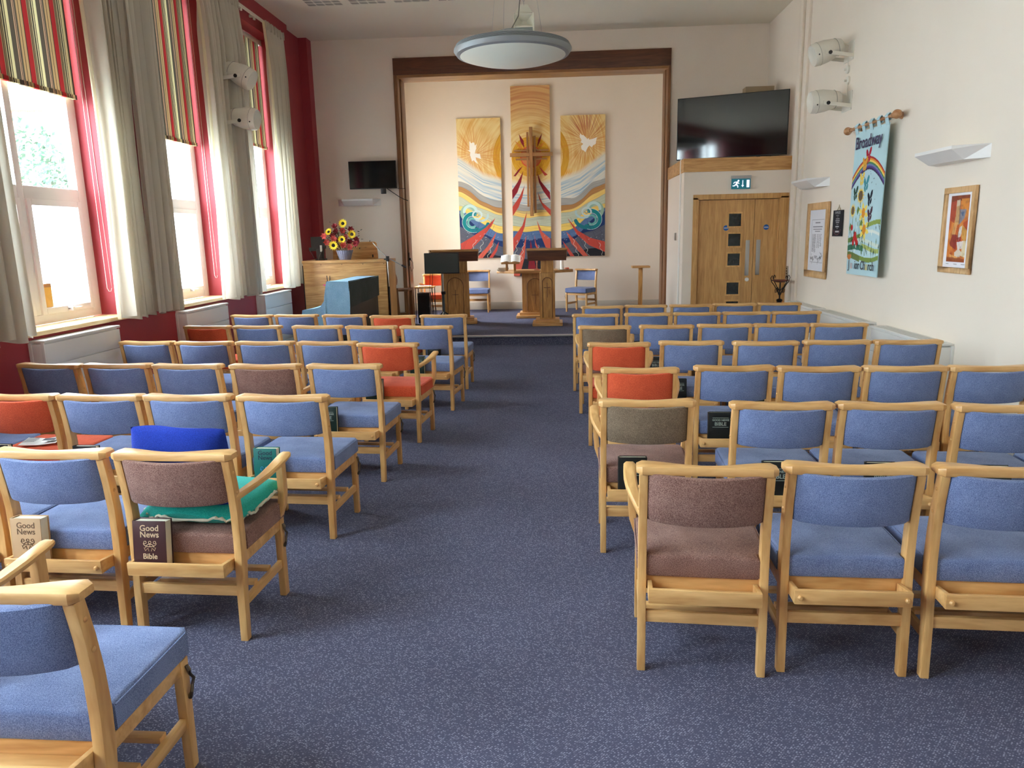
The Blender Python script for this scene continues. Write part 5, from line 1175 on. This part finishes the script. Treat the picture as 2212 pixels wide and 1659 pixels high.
rd = thing('banner_pole', 'turned wooden pole with ball finials carrying the banner', 'pole', (XR-.08, 7.82, 2.62), -PI/2)
RODW = wood('turned_rod_wood', S(196, 146, 100), S(166, 112, 72), (3, 14, 14), .35); Mx = Matrix.Rotation(PI/2, 4, 'Y')
MB().tube([(-.50, -.015, -.01), (.50, -.015, -.01)], .016, 12).build('pole_rod', RODW, rd, smooth=True)
for s in (-1, 1): MB().lathe([(0, 0), (.022, 0), (.026, .02), (.018, .035), (.03, .06), (.042, .085), (.036, .115), (.018, .132), (0, .135)], 18, (s*.49, -.015, -.01), Matrix.Rotation(s*PI/2, 4, 'Y')).build('finial', RODW, rd, smooth=True)
for x in (-.40, .47): MB().lathe([(0, -.01), (.018, -.01), (.016, .05), (.034, .085), (.034, .09), (0, .09)], 14, (x, -.01, -.01), Matrix.Rotation(-PI/2, 4, 'X')).build('wall_bracket', RODW, rd, smooth=True)

def framed(name, label, y, z0, W, H, fw_, paint, sheet, tilt=0.0):
    t_ = thing(name, label, 'picture', (XR-.002, y, z0), -PI/2, 'framed pictures on the right wall')
    r_ = bpy.data.objects.new('frame_assembly', None)
    m = MB(); m.box(-W/2, W/2, -.03, -.005, 0, fw_).box(-W/2, W/2, -.03, -.005, H-fw_, H).box(-W/2, -W/2+fw_, -.03, -.005, fw_, H-fw_).box(W/2-fw_, W/2, -.03, -.005, fw_, H-fw_)
    m.build('wooden_frame', FRAMEW, t_, bevel=.003); MB().box(-W/2+.01, W/2-.01, -.012, -.002, .01, H-.01).build('backing_board', mat('picture_backing', S(150, 130, 104), .9), t_)
    w_, h_ = W-2*fw_, H-2*fw_; c = Cv(w_, h_, .0045, sheet); paint(c, w_, h_)
    c.build('printed_sheet', lambda u, v: (u-w_/2, -.0135, H-fw_-v), t_, vcol_mat('glazed_print', .25))
    return t_
def cert(c, w_, h_):
    g = S(150, 150, 160); d_ = S(110, 112, 124); rr = random.Random(2)
    c.line([(.14*w_, .16*h_), (.88*w_, .16*h_), (.88*w_, .86*h_), (.14*w_, .86*h_), (.14*w_, .16*h_)], .006, g)
    for y, a, b, t_ in ((.21, .36, .64, .014), (.275, .22, .80, .012), (.315, .24, .76, .011), (.35, .36, .66, .010)):
        x = a
        while x < b: L_ = rr.uniform(.03, .07); c.line([(x*w_, y*h_), (min(b, x+L_)*w_, y*h_)], t_, d_, .8); x += L_+.015
    for col, y1 in ((.20, .69), (.28, .68), (.36, .70), (.50, .62), (.60, .63), (.70, .60)):
        y = .40
        while y < y1: c.line([(col*w_, y*h_), ((col+rr.uniform(.03, .07))*w_, y*h_)], .007, d_, .8); y += .0155
    for bx_, by_ in ((.2, .80), (.28, .83), (.62, .82), (.74, .80), (.8, .77)):
        for k in range(9): x = bx_+rr.gauss(0, .03); y = by_+rr.gauss(0, .025); c.line([(x*w_, y*h_), ((x+rr.gauss(0, .04))*w_, (y-.03)*h_)], .007, S(70, 72, 84), .8)
    c.line([(.38*w_, .76*h_), (.56*w_, .76*h_)], .009, d_); c.line([(.40*w_, .785*h_), (.54*w_, .785*h_)], .009, d_)
framed('framed_certificate', 'light wood framed white certificate with small print near the door', 9.38, 1.005, .74, .905, .085, cert, S(228, 230, 238))
def abstract(c, w_, h_):
    c.poly([(.13*w_, .035*h_), (.87*w_, .035*h_), (.87*w_, .93*h_), (.13*w_, .93*h_)], S(196, 92, 44)); ms_ = (c.U > .13*w_) & (c.U < .87*w_) & (c.V > .035*h_) & (c.V < .93*h_)
    n1 = vnoise(c.U, c.V, 18, 12, 3); n2 = vnoise(c.U, c.V, 45, 40, 5)
    c.put(ms_*np.clip(n1*1.8-.6, 0, 1), S(226, 142, 70)); Q = lambda pts: [(x*w_, y*h_) for x, y in pts]
    for pts, col in (([(.13,.035),(.87,.035),(.87,.13),(.5,.10),(.13,.16)], S(122,50,38)), ([(.13,.12),(.36,.10),(.33,.40),(.13,.36)], S(176,66,50)), ([(.55,.08),(.85,.08),(.85,.30),(.6,.22)], S(222,140,60)),
                     ([(.36,.10),(.50,.09),(.50,.17),(.37,.18)], S(214,196,170)), ([(.37,.18),(.50,.17),(.52,.42),(.35,.42)], S(196,158,112)), ([(.50,.22),(.78,.22),(.72,.34),(.54,.42)], S(120,134,150)), ([(.55,.26),(.70,.25),(.66,.32)], S(70,94,128)),
                     ([(.34,.40),(.48,.38),(.40,.58),(.26,.55)], S(222,166,104)), ([(.70,.40),(.87,.36),(.87,.50),(.74,.52)], S(180,74,42)), ([(.56,.46),(.66,.44),(.66,.54),(.56,.66),(.53,.56)], S(232,226,216)), ([(.66,.42),(.86,.50),(.84,.66),(.68,.60)], S(216,164,84)),
                     ([(.30,.55),(.50,.56),(.48,.76),(.20,.70)], S(138,44,48)), ([(.50,.60),(.66,.58),(.66,.66),(.52,.68)], S(150,40,44)), ([(.50,.66),(.76,.64),(.76,.74),(.56,.76)], S(230,222,216)), ([(.76,.64),(.87,.64),(.87,.86),(.70,.84)], S(226,214,176)), ([(.44,.80),(.60,.74),(.74,.80),(.66,.86),(.46,.85)], S(222,214,196)),
                     ([(.13,.60),(.28,.74),(.24,.86),(.13,.84)], S(222,130,58)), ([(.25,.82),(.60,.86),(.54,.90),(.22,.88)], S(232,166,96)), ([(.13,.86),(.87,.88),(.87,.93),(.13,.93)], S(150,74,44))):
        c.poly(Q(pts), col, .88)
    c.put(ms_*np.clip(n2-.55, 0, 1)*.9, S(110, 52, 36)); c.line(Q([(.5, .08), (.53, .45), (.52, .64)]), .006, S(90, 60, 50))
    for x0, x1 in ((.14, .24), (.46, .58), (.76, .9)): c.line(Q([(x0, .955), (x1, .955)]), .006, S(120, 116, 116), .8)
framed('framed_abstract_print', 'light wood framed orange and red abstract print on the right wall', 6.165, 1.225, .46, .675, .046, abstract, S(238, 236, 240))
sl = thing('slate_sign', 'small dark hanging sign with pale lettering between the certificate and the banner', 'sign', (XR-.004, 8.735, 1.51), -PI/2)
c = Cv(.28, .29, .003, S(44, 42, 46)); rr = random.Random(3)
for y, a, b, t_ in ((.20, .34, .62, .006), (.26, .42, .58, .005), (.33, .34, .70, .010), (.40, .30, .72, .012), (.47, .36, .68, .012), (.55, .42, .62, .006), (.63, .34, .68, .014), (.70, .44, .6, .006), (.82, .34, .70, .018)):
    x = a
    while x < b: L_ = rr.uniform(.03, .06); c.line([(x*.28, y*.29), (min(b, x+L_)*.28, y*.29)], t_, S(190, 188, 190), .55 if t_ < .014 else .9); x += L_+.02
for k in range(12): a = PI*(k+.5)/12; c.disc((.5+.36*math.cos(a))*.28, (.72+.22*math.sin(a))*.29, .006, .006, S(150, 86, 96))
MB().box(-.14, .14, -.014, -.002, 0, .29).build('slate', mat('dark_slate', S(44, 42, 46), .6), sl, bevel=.002); c.build('sign_print', lambda u, v: (u-.14, -.0155, .29-v), sl)
text('FAMILIES', .042, mat('chalk_lettering', S(170, 168, 170), .8), sl, (0, -.017, .262), (PI/2, 0, 0), 'sign_lettering', .0004)
MB().tube([(-.06, -.006, .285), (0, -.004, .335), (.06, -.006, .285)], .004, 6).tube([(0, -.004, .33), (0, -.004, .35)], .004, 5).build('string_loop', STRAW, sl)

# ---------------------------------------------------------------- outside the windows
struct(MB().box(-26, -4.4, -8, 34, -.6, -.5).build('outside_ground', mat('pale_concrete', S(170, 170, 164), .9)))
BRK = bpy.data.materials.new('pale_brick'); BRK.use_nodes = True; n = BRK.node_tree; p = n.nodes['Principled BSDF']
b_ = n.nodes.new('ShaderNodeTexBrick'); b_.inputs['Color1'].default_value = S(196, 140, 110); b_.inputs['Color2'].default_value = S(176, 118, 92); b_.inputs['Mortar'].default_value = S(206, 196, 182); b_.inputs['Scale'].default_value = 4.5
t_ = n.nodes.new('ShaderNodeTexCoord'); mp = n.nodes.new('ShaderNodeMapping'); mp.inputs['Rotation'].default_value = (PI/2, 0, PI/2); n.links.new(t_.outputs['Object'], mp.inputs[0]); n.links.new(mp.outputs[0], b_.inputs['Vector']); n.links.new(b_.outputs[0], p.inputs['Base Color']); p.inputs['Roughness'].default_value = .9
hb = thing('neighbouring_house', 'pale brick house seen through the middle and far left windows', 'building', (-12, 17.4, -.5))
MB().box(-5, 0, 0, 11, 0, 5.2).build('brick_wall', BRK, hb)
MB().prism([(0-.3, 5.2), (11.3, 5.2), (11.3, 5.35), (5.5, 8.2), (-.3, 5.35)], -5.2, .2, 'x').build('roof', mat('roof_tiles', S(150, 110, 92), .9), hb)
for y in (4.6, 8.2): MB().box(-.05, .04, y, y+1.2, 2.2, 4.0).build('window', UPVC, hb)
tr_ = thing('garden_tree', 'hazy green tree seen through the upper pane of the left window', 'tree', (-11.2, 14.6, -.5))
MB().tube([(0, 0, 0), (.1, 0, 1.6), (-.1, .1, 2.8), (.1, .0, 3.6)], [.14, .11, .08, .04], 8).build('trunk', mat('grey_bark', S(110, 100, 90), .9), tr_, smooth=True)
br_ = MB(); rr = random.Random(21); m = MB()
for k in range(14):
    a = rr.uniform(0, 6.28); z = rr.uniform(1.8, 3.4); br_.tube([(0, 0, z), (math.cos(a)*.5, math.sin(a)*.5, z+.5), (math.cos(a)*1.0, math.sin(a)*1.0, z+1.1)], [.03, .02, .008], 5)
br_.build('branch', MT['grey_bark'], tr_)
for k in range(5200):
    th_ = rr.uniform(0, 6.28); ph = math.acos(rr.uniform(-1, 1)); r_ = rr.uniform(.35, 1)**.5; c_ = Vector((1.7*r_*math.sin(ph)*math.cos(th_), 1.7*r_*math.sin(ph)*math.sin(th_), 3.25+1.45*r_*math.cos(ph)))
    q_ = Vector((rr.gauss(0, 1), rr.gauss(0, 1), rr.gauss(0, 1))).normalized(); a_ = q_.orthogonal().normalized()*.06; b2 = q_.cross(a_.normalized())*.035; m.add([c_-a_, c_-b2, c_+a_, c_+b2], [(0, 1, 2, 3)])
o = m.build('foliage', mat('blue_green_leaves', S(62, 88, 70), .8, var=.3, vscale=3), tr_); o['kind'] = 'stuff'
